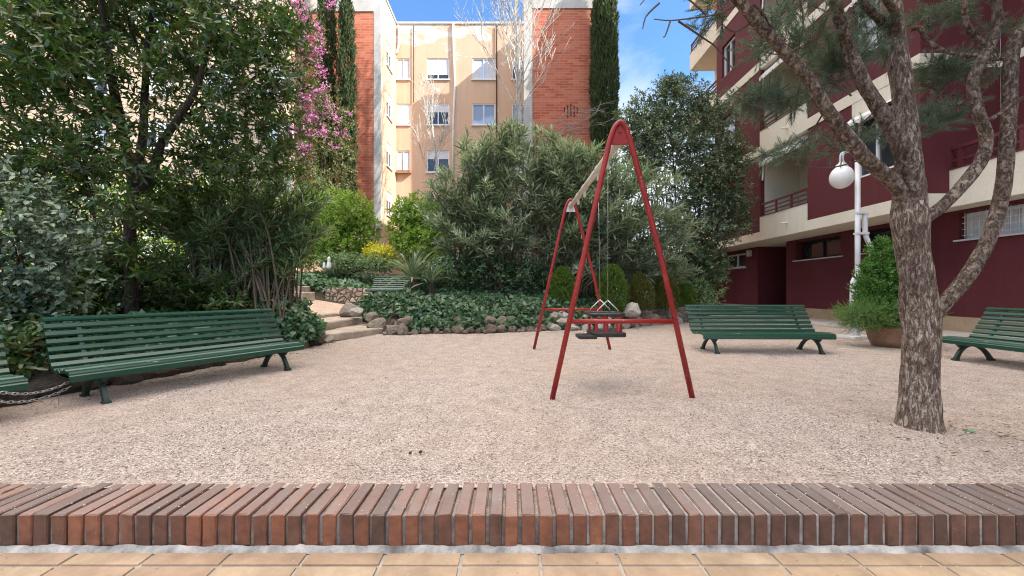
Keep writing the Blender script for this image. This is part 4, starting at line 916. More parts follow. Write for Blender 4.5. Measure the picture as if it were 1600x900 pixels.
# ------------------------------------------------------------------ lamp, planter
lx, ly = 7.47, 8.3
lamp = thing('street_lamp', (lx, ly, 0), 'white lamp post with opal globe and strapped pipes beside the planter', 'lamp')
MB().tube([(lx, ly, 0), (lx, ly, 3.93)], .048, 14).build('pole', M['white_paint'], lamp, True)
gc = P(1315, 277, ly)
arm = spline([(lx, ly, 3.72), (lx - .02, ly, 3.93), (lx - .12, ly, 4.02), (gc.x + .1, ly, 4.03), (gc.x + .01, ly, 3.96), (gc.x, ly, 3.80)], 5)
MB().tube(arm, .042, 10).build('arm', M['white_paint'], lamp, True)
mb = MB(); mb.lathe([(.05, .33), (.06, .30), (.10, .27), (.11, .24), (.11, .22)], gc, 20); mb.build('collar', M['white_paint'], lamp, True)
mb = MB(); mb.lathe([(.11, .225)] + [(.215 * math.sin(a) if a > .5 else .105, .245 * math.cos(a)) for a in np.linspace(.52, math.pi - .02, 18)], gc, 28); mb.build('globe', M['globe'], lamp, True)
def pipe(pts): MB().tube(spline(pts, 4), .046, 10).build('pipe', M['white_paint'], lamp, True)
pipe([P(1351, 332, ly), P(1352, 362, ly), P(1354, 372, ly), P(1361, 388, ly), P(1362, 405, ly), P(1361, 440, ly), P(1361, 528, ly)])
pipe([P(1341, 420, ly - .1), P(1340, 428, ly - .1), P(1334, 438, ly - .1), P(1332, 452, ly - .1), P(1332, 529, ly - .1)])
for py in (333, 365): c = P(1346, py, ly); MB().box(c.x - .13, c.x + .12, ly - .06, ly + .055, c.z - .02, c.z + .02).build('strap', M['white_paint'], lamp)
MB().box(lx - .28, lx + .3, ly - .25, ly + .2, 0, .05).build('base_plate', M['white_paint'], lamp)
px_, py_ = 6.62, 7.0
mb = MB(); mb.lathe([(.24, 0), (.29, .12), (.325, .30), (.345, .315), (.345, .37), (.315, .37), (.30, .33), (.1, .30)], (px_ + .26, py_, 0), 32)
tag(mb.build('plant_pot', M['terracotta'], smooth=True), 'wide terracotta bowl planter on the gravel beside the lamp post', 'planter')
po = thing('potted_conifer', (px_ + .05, py_, .3), 'bushy green upright conifer growing in the terracotta planter', 'conifer')
MB().tube([(px_ + .1, py_, .22), (px_ + .15, py_ + .02, .9), (px_ + .12, py_, 1.6)], [.04, .03, .01], 6).build('trunk', M['twig'], po)
cl = [(px_ + .28, py_ + .1, .95, .45, .4, .42), (px_ + .3, py_ + .1, 1.3, .40, .36, .36), (px_ + .3, py_ + .1, 1.65, .26, .24, .30), (px_ + .1, py_, .70, .36, .3, .25)]
p_, a_ = clump_pts(cl, 1500, 3.2, .7); lm = LM(); sprigs(lm, p_, a_, 9, .10, .085, .026, 'diamond', 65, 15, .3); lm.build('crown', M['l_conifer'], po)
pf = thing('potted_shrub', (px_ - .2, py_ - .15, .3), 'low feathery green shrub spilling over the rim of the terracotta planter', 'shrub')
lm = LM(); stx = LM(); cl = [(px_ - .34, py_ - .1, .54, .36, .34, .22), (px_ + .05, py_ - .2, .56, .38, .3, .19), (px_ + .45, py_ - .2, .56, .33, .3, .17)]
p_, a_ = clump_pts(cl, 1500, 2.2, .4); sprigs(lm, p_, a_, 16, .15, .06, .009, 'needle', 60, 25, .3, stx, .002); lm.build('foliage', M['l_fern'], pf); stx.build('stem', M['l_fern'], pf)

# ------------------------------------------------------------------ the pine in front
TY = 2.8
pine = thing('pine_tree', (2.97, TY, 0), 'gnarled pine with flaking bark and forking limbs in the gravel near the kerb', 'tree')
def bark_tube(pts, radii, n_, per, amp, name, mat):
    sp = spline(pts, per); rs = lerpr(radii, len(sp)); mb = MB(); vs = []; prev = None; m_ = len(sp)
    for i, p in enumerate(sp):
        t = (sp[min(i + 1, m_ - 1)] - sp[max(i - 1, 0)]).normalized()
        u = Vector((1, 0, 0)) if prev is None else prev
        u = (u - t * u.dot(t)).normalized(); prev = u; v = t.cross(u)
        for k_ in range(n_):
            a = 2 * math.pi * k_ / n_; d = u * math.cos(a) + v * math.sin(a)
            q = p + d * rs[i]; r = rs[i] * (1 + amp * (mnoise.noise(Vector((q.x * 9, q.y * 9, q.z * 4))) + .6 * mnoise.noise(Vector((q.x * 26, q.y * 26, q.z * 9)))))
            vs.append(p + d * r)
    mb.add(vs, [(i * n_ + k_, i * n_ + (k_ + 1) % n_, (i + 1) * n_ + (k_ + 1) % n_, (i + 1) * n_ + k_) for i in range(m_ - 1) for k_ in range(n_)] + [tuple(range((m_ - 1) * n_, m_ * n_))])
    return mb.build(name, mat, pine, True)
u_ = TY / F * .70
bark_tube([P(1437, 684, TY), P(1437, 671, TY), P(1437, 650, TY), P(1436, 600, TY), P(1438, 520, TY), P(1434, 450, TY), P(1426, 390, TY), P(1420, 340, TY), P(1421, 290, TY + .02), P(1418, 230, TY + .05), P(1411, 150, TY + .1), P(1402, 80, TY + .13), P(1390, 0, TY + .16), P(1382, -90, TY + .2), P(1384, -260, TY + .2)],
          [56 * u_, 44 * u_, 36 * u_, 31.5 * u_, 30.5 * u_, 31 * u_, 28.5 * u_, 31 * u_, 27 * u_, 21.5 * u_, 20 * u_, 19.5 * u_, 20 * u_, 17 * u_, 12 * u_], 40, 12, .10, 'trunk', M['pine_bark'])
def limb(pts, r0, r1, n_=16, per=8, amp=.12, name='branch', mat=None):
    return bark_tube([P(*p) for p in pts], [r0 * u_ * .76, (r0 * .6 + r1 * .4) * u_ * .68, r1 * u_ * .68], n_, per, amp, name, mat or M['pine_limb'])
limb([(1420, 320, TY), (1395, 285, TY - .05), (1355, 250, TY - .12), (1318, 205, TY - .18), (1288, 165, TY - .22), (1262, 122, TY - .26), (1225, 80, TY - .3), (1185, 38, TY - .34), (1150, -5, TY - .38), (1090, -80, TY - .45), (1040, -180, TY - .5)], 20, 11)
limb([(1430, 330, TY - .02), (1424, 270, TY - .07), (1400, 215, TY - .1), (1370, 165, TY - .12), (1342, 115, TY - .12), (1322, 60, TY - .12), (1306, 10, TY - .14), (1296, -50, TY - .15), (1300, -200, TY - .15)], 23, 12)
limb([(1440, 345, TY), (1468, 325, TY - .02), (1502, 292, TY - .04), (1533, 250, TY - .05), (1541, 215, TY - .05), (1528, 175, TY - .05), (1520, 130, TY - .04), (1533, 95, TY - .03), (1556, 55, TY), (1557, 10, TY + .02), (1548, -60, TY + .03), (1560, -200, TY)], 17, 11)
limb([(1447, 505, TY), (1478, 472, TY - .02), (1516, 425, TY - .03), (1548, 365, TY - .03), (1566, 300, TY), (1573, 235, TY), (1577, 170, TY + .02), (1579, 110, TY + .04), (1584, 70, TY + .05), (1600, 45, TY + .05), (1660, -10, TY + .1), (1720, -120, TY)], 19, 17)
limb([(1535, 193, TY - .05), (1562, 178, TY - .06), (1600, 152, TY - .1), (1650, 128, TY - .15)], 7, 4, 10)
limb([(1425, 45, TY + .13), (1438, 45, TY + .1), (1448, 62, TY + .08), (1472, 78, TY + .06), (1510, 88, TY + .05), (1545, 92, TY + .1), (1575, 93, TY + .1)], 7, 5, 10)
limb([(1543, 80, TY - .01), (1527, 60, TY), (1512, 40, TY - .02), (1505, 0, TY - .04), (1498, -40, TY - .05)], 10, 6, 10)
limb([(1388, 45, TY + .15), (1372, 28, TY + .05), (1350, 5, TY), (1330, -30, TY)], 13, 8, 10)
limb([(1400, 50, TY + .1), (1398, 20, TY - .02), (1385, 0, TY - .1), (1370, -30, TY - .15)], 12, 7, 10)
limb([(1215, 70, TY - .3), (1200, 32, TY - .35), (1182, 12, TY - .4), (1176, 8, TY - .42)], 5, 2.4, 8)
thin = LM(); fol = LM()
def polyline(pts, r0, r1):
    sp = spline([P(*p) for p in pts], 5); rs = np.array(lerpr([r0 * u_, r1 * u_], len(sp)))
    A = np.array([tuple(p) for p in sp]); thin.sticks(A[:-1], A[1:] + (A[1:] - A[:-1]) * .08, rs[:-1] * 1.4, rs[1:] * 1.4)
twigs = [[(1160, 5, 2.45), (1120, 22, 2.4), (1085, 28, 2.4), (1048, 32, 2.4), (1022, 30, 2.4)], [(1105, 25, 2.4), (1070, -5, 2.4), (1030, -20, 2.35), (1000, 8, 2.3)], [(1060, 33, 2.4), (1100, 60, 2.45), (1120, 75, 2.5), (1145, 108, 2.55)], [(1048, 32, 2.4), (1040, 55, 2.38), (1036, 58, 2.38)],
    [(1030, 5, 2.35), (1010, 25, 2.3), (1004, 45, 2.3)], [(1255, 110, 2.5), (1245, 150, 2.6), (1240, 190, 2.7)], [(1250, 0, 2.6), (1255, 40, 2.6), (1243, 95, 2.6)], [(1330, 150, 2.7), (1290, 118, 2.8), (1262, 115, 2.9)], [(1345, 250, 2.75), (1300, 262, 2.9), (1260, 260, 3.0), (1225, 250, 3.1), (1215, 245, 3.1)], [(1285, 165, 2.6), (1300, 200, 2.75), (1320, 235, 2.9)],
    [(1440, 130, 2.95), (1475, 145, 3.1), (1510, 150, 3.2), (1555, 150, 3.2)], [(1470, 140, 3.1), (1485, 125, 3.1), (1490, 120, 3.1)], [(1450, 40, 2.9), (1470, 30, 3.0), (1500, 20, 3.0), (1530, 18, 3.0)], [(1430, 218, 2.9), (1450, 212, 3.0), (1462, 200, 3.05)], [(1545, 90, 2.9), (1570, 40, 2.9), (1600, 12, 2.9)], [(1250, 75, 2.6), (1215, 85, 2.7), (1190, 80, 2.8)],
    [(1330, 115, 2.7), (1340, 92, 2.75), (1380, 50, 2.8)], [(1240, 150, 2.7), (1190, 165, 2.8), (1160, 160, 2.9)], [(1390, 160, 2.7), (1360, 180, 2.9), (1330, 210, 3)], [(1180, 30, 2.45), (1150, 50, 2.5), (1130, 40, 2.5)], [(1290, 170, 2.6), (1268, 205, 2.75), (1245, 225, 2.9)]]
for t_ in twigs: polyline(t_, 1.6, .7)
pads = [(1190, 72, 20, 2.7), (1225, 62, 24, 2.75), (1262, 62, 26, 2.7), (1300, 75, 24, 2.8), (1290, 100, 26, 2.9), (1325, 98, 22, 2.85), (1350, 78, 22, 2.9), (1170, 150, 20, 2.9), (1205, 148, 26, 2.85), (1232, 160, 22, 2.8), (1180, 172, 18, 2.95), (1260, 150, 18, 2.8), (1300, 128, 20, 2.9),
        (1228, 238, 16, 3.1), (1262, 228, 18, 3.0), (1300, 235, 15, 2.95), (1200, 245, 12, 3.1), (1345, 205, 14, 3.0), (1372, 212, 16, 3.0), (1450, 105, 20, 3.1), (1478, 112, 24, 3.1), (1505, 100, 18, 3.1), (1465, 130, 18, 3.15), (1455, 178, 22, 3.1), (1482, 185, 18, 3.1), (1450, 200, 16, 3.05), (1495, 165, 14, 3.15),
        (1480, 18, 22, 3.0), (1515, 12, 20, 3.0), (1450, 25, 16, 2.95), (1555, 100, 12, 3.0), (1590, 35, 14, 2.9), (1558, 118, 10, 3.0), (1130, 30, 14, 2.5), (1110, 10, 14, 2.45), (1098, 44, 12, 2.5), (1370, 40, 18, 2.9), (1345, 30, 18, 2.9), (1385, 85, 16, 3.0), (1245, 20, 20, 2.8), (1210, 25, 18, 2.8), (1550, 40, 14, 2.95), (1330, 60, 18, 2.9)]
cl = []
for (x, y, r, Y) in pads:
    c = P(x, y, Y); q = r * Y / F; cl.append((c.x, c.y, c.z, q * 1.25, q * 1.1, q * .6))
rr2 = random.Random(77)
for _ in range(26):                                      # crown above the picture
    c = P(rr2.uniform(1100, 1750), rr2.uniform(-260, -40), rr2.uniform(2.3, 3.6)); cl.append((c.x, c.y, c.z, .2, .2, .1))
p_, a_ = clump_pts(cl, 3600, 1.35, .25); a_ = a_ + np.array([-.2, 0, -.05])
sprigs(fol, p_, a_, 50, .095, .066, .0042, 'needle', 62, 18, .28, thin, .0016)
thin.build('twig', M['twig'], pine); fol.build('foliage', M['l_pine'], pine)

# ------------------------------------------------------------------ shrubs and trees
def stems(clumps, base, r, mat, parent, rng, n_each=1, name='trunk', sag=.15, spread=.1):
    mb = MB()
    for c in clumps:
        for _ in range(n_each):
            b0 = Vector(base) + Vector((rng.uniform(-spread, spread), rng.uniform(-spread, spread), 0)); e = Vector(c[:3]) + Vector((rng.uniform(-.5, .5) * c[3], rng.uniform(-.5, .5) * c[4], rng.uniform(-.2, .6) * c[5]))
            md = b0.lerp(e, .5) + Vector((rng.uniform(-sag, sag), rng.uniform(-sag, sag), rng.uniform(0, sag)))
            sp = spline([b0, md, e], 4); mb.tube(sp, lerpr([r * rng.uniform(.7, 1.1), r * .25], len(sp)), 6)
    return mb.build(name, mat, parent, True)

# 1 silvery shrub at far left
rn = random.Random(1)
sh = thing('silver_leaf_shrub', (-5.0, 3.9, 0), 'shrub with broad silvery green leaves at the left edge behind the benches', 'shrub')
cl = [(-5.2, 3.9, 1.75, .75, .4, .5), (-4.95, 3.95, 1.35, .6, .4, .35), (-5.4, 3.9, 1.1, .8, .45, .5), (-4.9, 4.0, .8, .45, .35, .4), (-5.3, 3.85, .5, .6, .4, .4), (-4.75, 3.75, .42, .3, .3, .35), (-5.6, 3.9, 2.1, .5, .4, .3), (-4.62, 4.0, 1.62, .3, .3, .16)]
stems(cl, (-5.1, 4.1, .2), .02, M['twig'], sh, rn, 2, 'stem')
lm = LM(); sx2 = LM(); p_, a_ = clump_pts(cl, 950, 2.2, .35); a_ = a_ + np.array([.35, -.45, 0]); sprigs(lm, p_, a_, 7, .15, .088, .045, 'ovate', 75, 40, .3, sx2, .003, 1.2); lm.build('foliage', M['l_silver'], sh); sx2.build('twig', M['twig'], sh)
# 2 big tree at left
bt = thing('broadleaf_tree', (-5.45, 5.6, .3), 'big dark glossy leaved tree with forking trunk filling the upper left', 'tree')
TB = 5.6
mb = MB()
for pts, r in (([P(207, 500, TB), P(205, 420, TB), P(203, 340, TB), P(207, 285, TB), P(196, 225, TB), P(180, 150, TB - .1), P(165, 60, TB - .2), P(150, -60, TB - .3)], (.16, .13, .12, .05)),
               ([P(206, 300, TB), P(222, 225, TB), P(226, 150, TB + .1), P(232, 60, TB + .2), P(250, -60, TB + .3)], (.12, .09, .05)),
               ([P(207, 310, TB), P(235, 275, TB - .1), P(252, 225, TB - .1), P(275, 190, TB - .2), P(310, 130, TB - .3), P(330, 40, TB - .3), P(350, -50, TB - .3)], (.12, .09, .04)),
               ([P(275, 190, TB - .2), P(330, 160, TB - .1), P(400, 120, TB), P(450, 60, TB)], (.06, .03)), ([P(185, 170, TB - .1), P(120, 120, TB - .2), P(60, 60, TB - .3), P(0, 30, TB - .3)], (.07, .03)), ([P(200, 250, TB), P(140, 220, TB + .2), P(70, 210, TB + .3), P(10, 190, TB + .3)], (.06, .025)), ([P(228, 110, TB + .1), P(200, 30, TB + .2), P(190, -30, TB + .2)], (.05, .02)),
               ([P(150, 500, 5.9), P(155, 400, 5.9), P(140, 300, 5.9), P(120, 200, 5.9)], (.05, .02)), ([P(112, 480, 5.4), P(105, 400, 5.4), P(118, 330, 5.4)], (.05, .03))):
    sp = spline(pts, 5); mb.tube(sp, [x * .5 for x in lerpr(r, len(sp))], 10, jit=.06, rng=rn)
mb.build('trunk', M['bark'], bt, True)
cl = []
for (x, y, r, Y) in ((40, 20, 70, 5.2), (120, 30, 60, 5.4), (30, 120, 60, 5.3), (110, 110, 55, 5.0), (140, 75, 45, 5.2), (60, 200, 55, 5.6), (150, 180, 40, 5.4), (20, 250, 40, 5.6), (300, 20, 60, 5.6), (330, 85, 50, 5.5), (280, 110, 40, 5.8), (380, 40, 55, 5.4), (430, 70, 40, 5.3), (390, 130, 45, 5.4), (350, 180, 40, 5.5), (420, 190, 45, 5.6), (440, 130, 38, 5.3), (300, 220, 40, 5.7), (230, 60, 35, 6.0), (180, 20, 40, 6.0),
                     (350, 250, 50, 5.9), (430, 250, 42, 5.9), (100, 290, 60, 6.0), (240, 330, 45, 6.2), (150, 380, 50, 6.2), (160, 260, 40, 6.2), (90, 380, 50, 5.8), (280, 290, 45, 6.1), (455, 30, 35, 5.6), (250, 160, 30, 5.9), (40, 320, 50, 6.3), (210, 420, 45, 6.2), (350, 60, 35, 5.0), (60, 60, 50, 4.8), (205, 330, 38, 5.2), (175, 400, 35, 5.3), (235, 410, 32, 5.3), (215, 250, 34, 5.2), (190, 190, 30, 5.2), (250, 100, 34, 5.2), (120, 240, 40, 5.2)):
    c = P(x, y, Y); q = r * Y / F; cl.append((c.x, c.y, c.z, q, q * 1.1, q * .75))
for _ in range(16): c = P(rn.uniform(-60, 480), rn.uniform(-180, -40), rn.uniform(5, 6.5)); cl.append((c.x, c.y, c.z, .6, .6, .45))
lm = LM(); sx2 = LM(); p_, a_ = clump_pts(cl, 6200, 1.9, .15); sprigs(lm, p_, a_, 8, .17, .145, .044, 'ovate', 78, 30, .3, sx2, .0035, .4); lm.build('crown', M['l_tree'], bt); sx2.build('twig', M['twig'], bt)

# understory below the big tree
for (lst, lab, sd2, base) in ((((110, 430, 55, 45, 5.6), (170, 455, 50, 35, 5.9), (80, 470, 50, 30, 5.2), (220, 470, 50, 26, 6.0), (150, 400, 40, 40, 6.3)), 'dark broadleaf undergrowth below the big tree, right of the silvery shrub', 3, (-5.6, 5.7, .3)),
                   (((290, 470, 45, 22, 6.2), (350, 475, 45, 20, 6.3), (400, 468, 35, 18, 6.6), (250, 440, 40, 30, 6.6), (320, 445, 45, 25, 7.0)), 'low dark undergrowth below the left oleander, behind the bench back', 4, (-4.7, 6.4, .3)),
                   (((60, 520, 40, 35, 4.0), (95, 545, 30, 25, 4.0), (30, 560, 40, 30, 3.7)), 'small leafy plant between the two left benches', 5, (-4.9, 4.0, .2))):
    o = thing('undergrowth_shrub', base, lab, 'shrub'); cl = []
    for (x, y, rx, rz, Y) in lst: c = P(x, y, Y); cl.append((c.x, c.y, c.z, rx * Y / F, rx * Y / F * .9, rz * Y / F))
    stems(cl, base, .014, M['twig'], o, random.Random(sd2), 2, 'stem', .1, .3)
    lm = LM(); p_, a_ = clump_pts(cl, 520, 2.0, .3); sprigs(lm, p_, a_, 8, .2, .13, .05, 'ovate', 75, 30, .3, None, 0, .6); lm.build('foliage', M['l_tree'], o)
# 3 oleanders
def oleander(name, label, base, clumps, n_st, L, W, mat, k=11, per=9, seed=2, spread=.6, up=.55, stem=.34):
    """stems fanning out of the base, leafy shoots along their upper halves"""
    o = thing(name, base, label, 'shrub'); rn = random.Random(seed); mb = MB(); Ps, As = [], []
    wts = [(c[3] * c[5]) for c in clumps]
    for _ in range(n_st):
        c = rn.choices(clumps, wts)[0]; d = Vector((rn.gauss(0, 1), rn.gauss(0, 1), rn.gauss(.35, 1))).normalized() * rn.uniform(.55, 1.05)
        e = Vector((c[0] + d.x * c[3], c[1] + d.y * c[4], c[2] + d.z * c[5])); b0 = Vector(base) + Vector((rn.uniform(-spread, spread), rn.uniform(-.4, .4), 0))
        h = e.z - b0.z; md = b0.lerp(e, .5) + Vector(((b0.x - e.x) * .18, (b0.y - e.y) * .18, h * .10)); sp = spline([b0, md, e], 7)
        mb.tube(sp, lerpr([.022, .012, .006], len(sp)), 5)
        for q in range(per):
            f = len(sp) * (.52 + .48 * (q + rn.random()) / per) - 1; f = max(0, min(f, len(sp) - 1.001)); a = sp[int(f)].lerp(sp[int(f) + 1], f % 1); t = (sp[int(f) + 1] - sp[int(f)]).normalized()
            last = q == per - 1
            ax = t + Vector((rn.gauss(0, .55), rn.gauss(0, .55), rn.gauss(.2, .3))) * (.35 if last else 1.0) + Vector((0, 0, up * .4))
            Ps.append(tuple(a)); As.append(tuple(ax.normalized()))
    mb.build('stem', M['pale_stem'], o, True); lm = LM(); sx2 = LM()
    sprigs(lm, np.array(Ps), np.array(As), k, stem, L, W, 'lance', 78, 14, .18, sx2, .004, .4); lm.build('foliage', mat, o); sx2.build('twig', M['pale_stem'], o); return o
def pc(lst): 
    o = []
    for (x, y, rx, rz, Y) in lst:
        c = P(x, y, Y); o.append((c.x, c.y, c.z, rx * Y / F, rx * Y / F * .8, rz * Y / F))
    return o
oleander('oleander', 'dark oleander with drooping narrow leaves behind the left bench', (-4.6, 6.6, .5), pc([(330, 300, 60, 55, 6.6), (400, 290, 55, 50, 6.4), (450, 330, 50, 50, 6.6), (300, 380, 60, 50, 6.8), (370, 370, 60, 55, 6.5), (440, 400, 40, 45, 6.7), (490, 330, 28, 45, 6.9), (330, 440, 70, 35, 6.6), (270, 330, 40, 40, 6.8), (400, 440, 50, 30, 6.7), (495, 380, 25, 25, 6.9)]), 175, .26, .034, M['l_ole_dark'], 11, 8, 4, .8, .6, .16)
oleander('oleander', 'tall bushy oleander in the middle behind the red swing', (1.8, 11.6, .9), pc([(830, 290, 55, 60, 11.3), (880, 250, 50, 45, 11.5), (930, 260, 50, 45, 11.6), (870, 330, 60, 55, 11.2), (940, 330, 60, 55, 11.3), (990, 300, 45, 55, 11.8), (1030, 310, 45, 50, 12), (1010, 360, 50, 50, 11.7), (900, 390, 60, 40, 11.4), (960, 390, 55, 38, 11.6), (1060, 360, 30, 45, 12.2), (850, 230, 30, 30, 11.6), (1040, 400, 45, 35, 12.0), (900, 425, 55, 30, 11.6), (985, 420, 55, 30, 12.2), (1050, 430, 40, 28, 12.8)]), 260, .41, .056, M['l_ole'], 11, 9, 5, 1.3, .7, .20)
oleander('oleander', 'loose oleander with upright shoots left of the swing, in front of the orange facade', (-.9, 11.4, 1.0), pc([(745, 255, 38, 45, 11.4), (790, 240, 38, 45, 11.5), (715, 290, 35, 40, 11.3), (770, 310, 50, 50, 11.2), (825, 250, 30, 50, 11.5), (710, 345, 45, 38, 11.0), (780, 370, 55, 45, 11.1), (730, 390, 50, 38, 11.0), (690, 310, 25, 35, 11.2), (830, 370, 40, 50, 11.2), (670, 340, 28, 25, 11.1), (800, 215, 18, 22, 11.6), (760, 220, 14, 22, 11.4)]), 150, .40, .054, M['l_ole'], 11, 8, 6, .7, .8, .20)
# 4 laurel tree
lt = thing('laurel_tree', (6.2, 15.0, .2), 'tall broadleaf evergreen between the oleander and the burgundy block', 'tree')
cl = pc([(1060, 165, 50, 40, 15), (1010, 190, 38, 45, 15), (1110, 190, 42, 45, 15), (1040, 230, 55, 45, 14.8), (1110, 250, 50, 50, 14.6), (1000, 250, 35, 40, 15.2), (1140, 300, 32, 42, 14.5), (1080, 310, 55, 45, 14.8), (1120, 350, 42, 35, 14.6), (1070, 375, 45, 35, 14.8), (1100, 410, 40, 32, 15), (1075, 440, 35, 30, 15.2), (980, 190, 18, 25, 15.3), (1150, 240, 22, 28, 14.6), (1155, 345, 18, 25, 14.5), (1050, 135, 25, 15, 15)])
stems(cl, (6.4, 15.0, .2), .05, M['bark'], lt, random.Random(9), 1, 'trunk', .3, .15)
lm = LM(); sx2 = LM(); p_, a_ = clump_pts(cl, 4900, 1.9, .35); sprigs(lm, p_, a_, 9, .22, .16, .065, 'diamond', 78, 30, .3, sx2, .006, .4); lm.build('crown', M['l_laurel'], lt); sx2.build('twig', M['twig'], lt)
# 5 dwarf conifers
i_ = 0
for (px, pt, pb, wd, Y, br, lab) in ((879, 416, 484, 19, 10.7, 0, 'dwarf conifer left of the swing seat, seen between the red legs'), (956, 413, 487, 23, 10.75, 0, 'tallest bright green dwarf conifer right behind the swing seat'), (1000, 427, 487, 19, 11.1, 1, 'browning dwarf conifer right of the tallest one'), (1041, 430, 484, 17, 11.7, 1, 'browning dwarf conifer behind the right swing leg'), (1070, 444, 478, 14, 12.5, 0, 'smallest dark dwarf conifer at the end of the row by the bench')):
    c = P(px, pb, Y); t_ = P(px, pt, Y); h = t_.z - c.z; r = wd * Y / F
    o = thing('dwarf_conifer', c, lab, 'conifer', 'dwarf conifers above the pale rockery')
    n_ = 2600; z = rg.uniform(0, 1, n_) ** .9; prof = r * np.interp(z, [0, .12, .5, .78, .93, 1], [.75, 1, 1, .78, .42, .1]); a = rg.uniform(0, 6.283, n_); q = rg.uniform(.25, 1, n_) ** .4
    q = q * (1 + .12 * np.sin(a * 5 + z * 9)); p_ = np.stack([c.x + prof * q * np.cos(a), Y + prof * q * np.sin(a), c.z + z * h * .95], 1)
    d = np.stack([np.cos(a) * .55, np.sin(a) * .55, np.full(n_, .8)], 1) + rg.normal(0, .25, (n_, 3))
    lm = LM(); sprigs(lm, p_, d, 4, .06, .07, .022, 'diamond', 45, 10, .25); lm.build('foliage', M['l_thuja_br'] if br else M['l_thuja'], o)
    MB().tube([c, c + Vector((0, 0, h * .8))], [.05, .015], 6).build('trunk', M['twig'], o)
for (cx_, cy_, lab) in ((900, 440, 'dark shrub behind the dwarf conifer left of the swing seat'), (1000, 445, 'dark shrub behind the browning dwarf conifers'), (1075, 440, 'dark shrub between the dwarf conifers and the far drainpipe')):
    o = thing('dark_shrub', P(cx_, 480, 14.5), lab, 'shrub', 'dark shrubs behind the dwarf conifers'); cl = pc([(cx_ - 30, cy_, 35, 42, 14.6), (cx_ + 25, cy_ - 5, 35, 45, 14.8), (cx_, cy_ + 25, 50, 25, 14.4)]); stems(cl, P(cx_, 480, 14.5), .03, M['bark'], o, random.Random(cx_), 1, 'stem')
    p_, a_ = clump_pts(cl, 900, 2.2, .3); lm = LM(); sprigs(lm, p_, a_, 8, .2, .13, .06, 'diamond', 75, 30, .3); lm.build('foliage', M['l_ole_dark'], o)
# 6 ivy
def ivy_patch(name, label, pts_fn, n_, size, hgt, mat, kind='stuff'):
    lm = LM(); X, Y = pts_fn(n_); base = terr(X, Y)
    lump = np.array([mnoise.noise(Vector((x * 1.3, y * 1.3, 0))) for x, y in zip(X, Y)]) * .5 + .5
    Z = base + hgt * lump * rg.uniform(.15, 1.0, len(X)) ** .6 + .03
    e = .15; gx = (terr(X + e, Y) - terr(X - e, Y)) / (2 * e); gy = (terr(X, Y + e) - terr(X, Y - e)) / (2 * e)
    nr = nrmz(np.stack([-np.clip(gx, -1.2, 1.2), -np.clip(gy, -1.2, 1.2), np.ones_like(gx)], 1)) + np.array([0, -.35, 0]) + rg.normal(0, .33, (len(X), 3))
    d = rnd_dir(len(X)) + np.array([0, -.25, -.35]); s = size * rg.uniform(.55, 1.25, len(X))
    lm.add(np.stack([X, Y, Z], 1), d, nr, s, s * .95, 'ivy'); return tag(lm.build(name, mat), label, 'ivy', kind=kind)
def fn_c(n_):
    X = rg.uniform(-3.1, 3.2, n_); t = rg.uniform(-.12, 1, n_) ** 1 ; t = np.where(t < 0, t * 1.1, t * 4.2 * np.where(X > 1, .55, 1)); Y = np.interp(X, YBX, YBY) + t + .06
    mk = ~((X < -2.7) & (Y < 9.3)); return X[mk], Y[mk]
ivy_patch('ivy', 'dark green ivy covering the central bank above the stone border', fn_c, 24000, .12, .46, M['l_ivy'])
def fn_w(n_):
    X = rg.uniform(-4.6, -2.9, n_); Y = rg.uniform(10.7, 12.2, n_); mk = X > -4.9 + (Y - 10.7) * .1; return X[mk], Y[mk]
ivy_patch('ivy', 'ivy spilling over the boulders at the right of the steps', fn_w, 3000, .11, .22, M['l_ivy'])
def fn_l(n_):
    Y = rg.uniform(2.3, 7.6, n_); return np.interp(Y, XLY, XLX) - .12 - rg.uniform(0, 1, n_) ** 1.4 * 3.2, Y
ivy_patch('ivy', 'sparse dark ivy on the ground behind the left benches', fn_l, 12000, .12, .5, M['l_ivy'])
def fn_b(n_): return rg.uniform(-9, -1.5, n_), 14.5 + rg.uniform(0, 1, n_) ** 1.3 * 6
ivy_patch('ivy', 'lighter ivy on the upper bank above the rubble wall', fn_b, 14000, .16, .40, M['l_ivy_light'])
# ivy clump by the bench
ic = thing('ivy_clump', (-4.0, 7.0, 0), 'rounded clump of pale veined ivy between the left bench and the steps', 'ivy')
cl = pc([(440, 500, 34, 30, 6.6), (475, 512, 28, 24, 6.9), (420, 480, 40, 25, 6.6), (455, 480, 30, 22, 7.0), (490, 510, 18, 16, 7.0), (450, 525, 36, 14, 6.7)])
p_, a_ = clump_pts(cl, 2100, 3.0, .4); lm = LM(); s = .10 * rg.uniform(.55, 1.2, len(p_)); nr = a_ + np.array([.15, -.45, .35]) + rg.normal(0, .25, p_.shape); lm.add(p_, rnd_dir(len(p_)) + np.array([.1, -.2, -.6]), nr, s, s * .95, 'ivy'); lm.build('foliage', M['l_ivy_light'], ic)
stems(cl, (-4.1, 7.2, .1), .012, M['twig'], ic, random.Random(4), 2, 'stem')
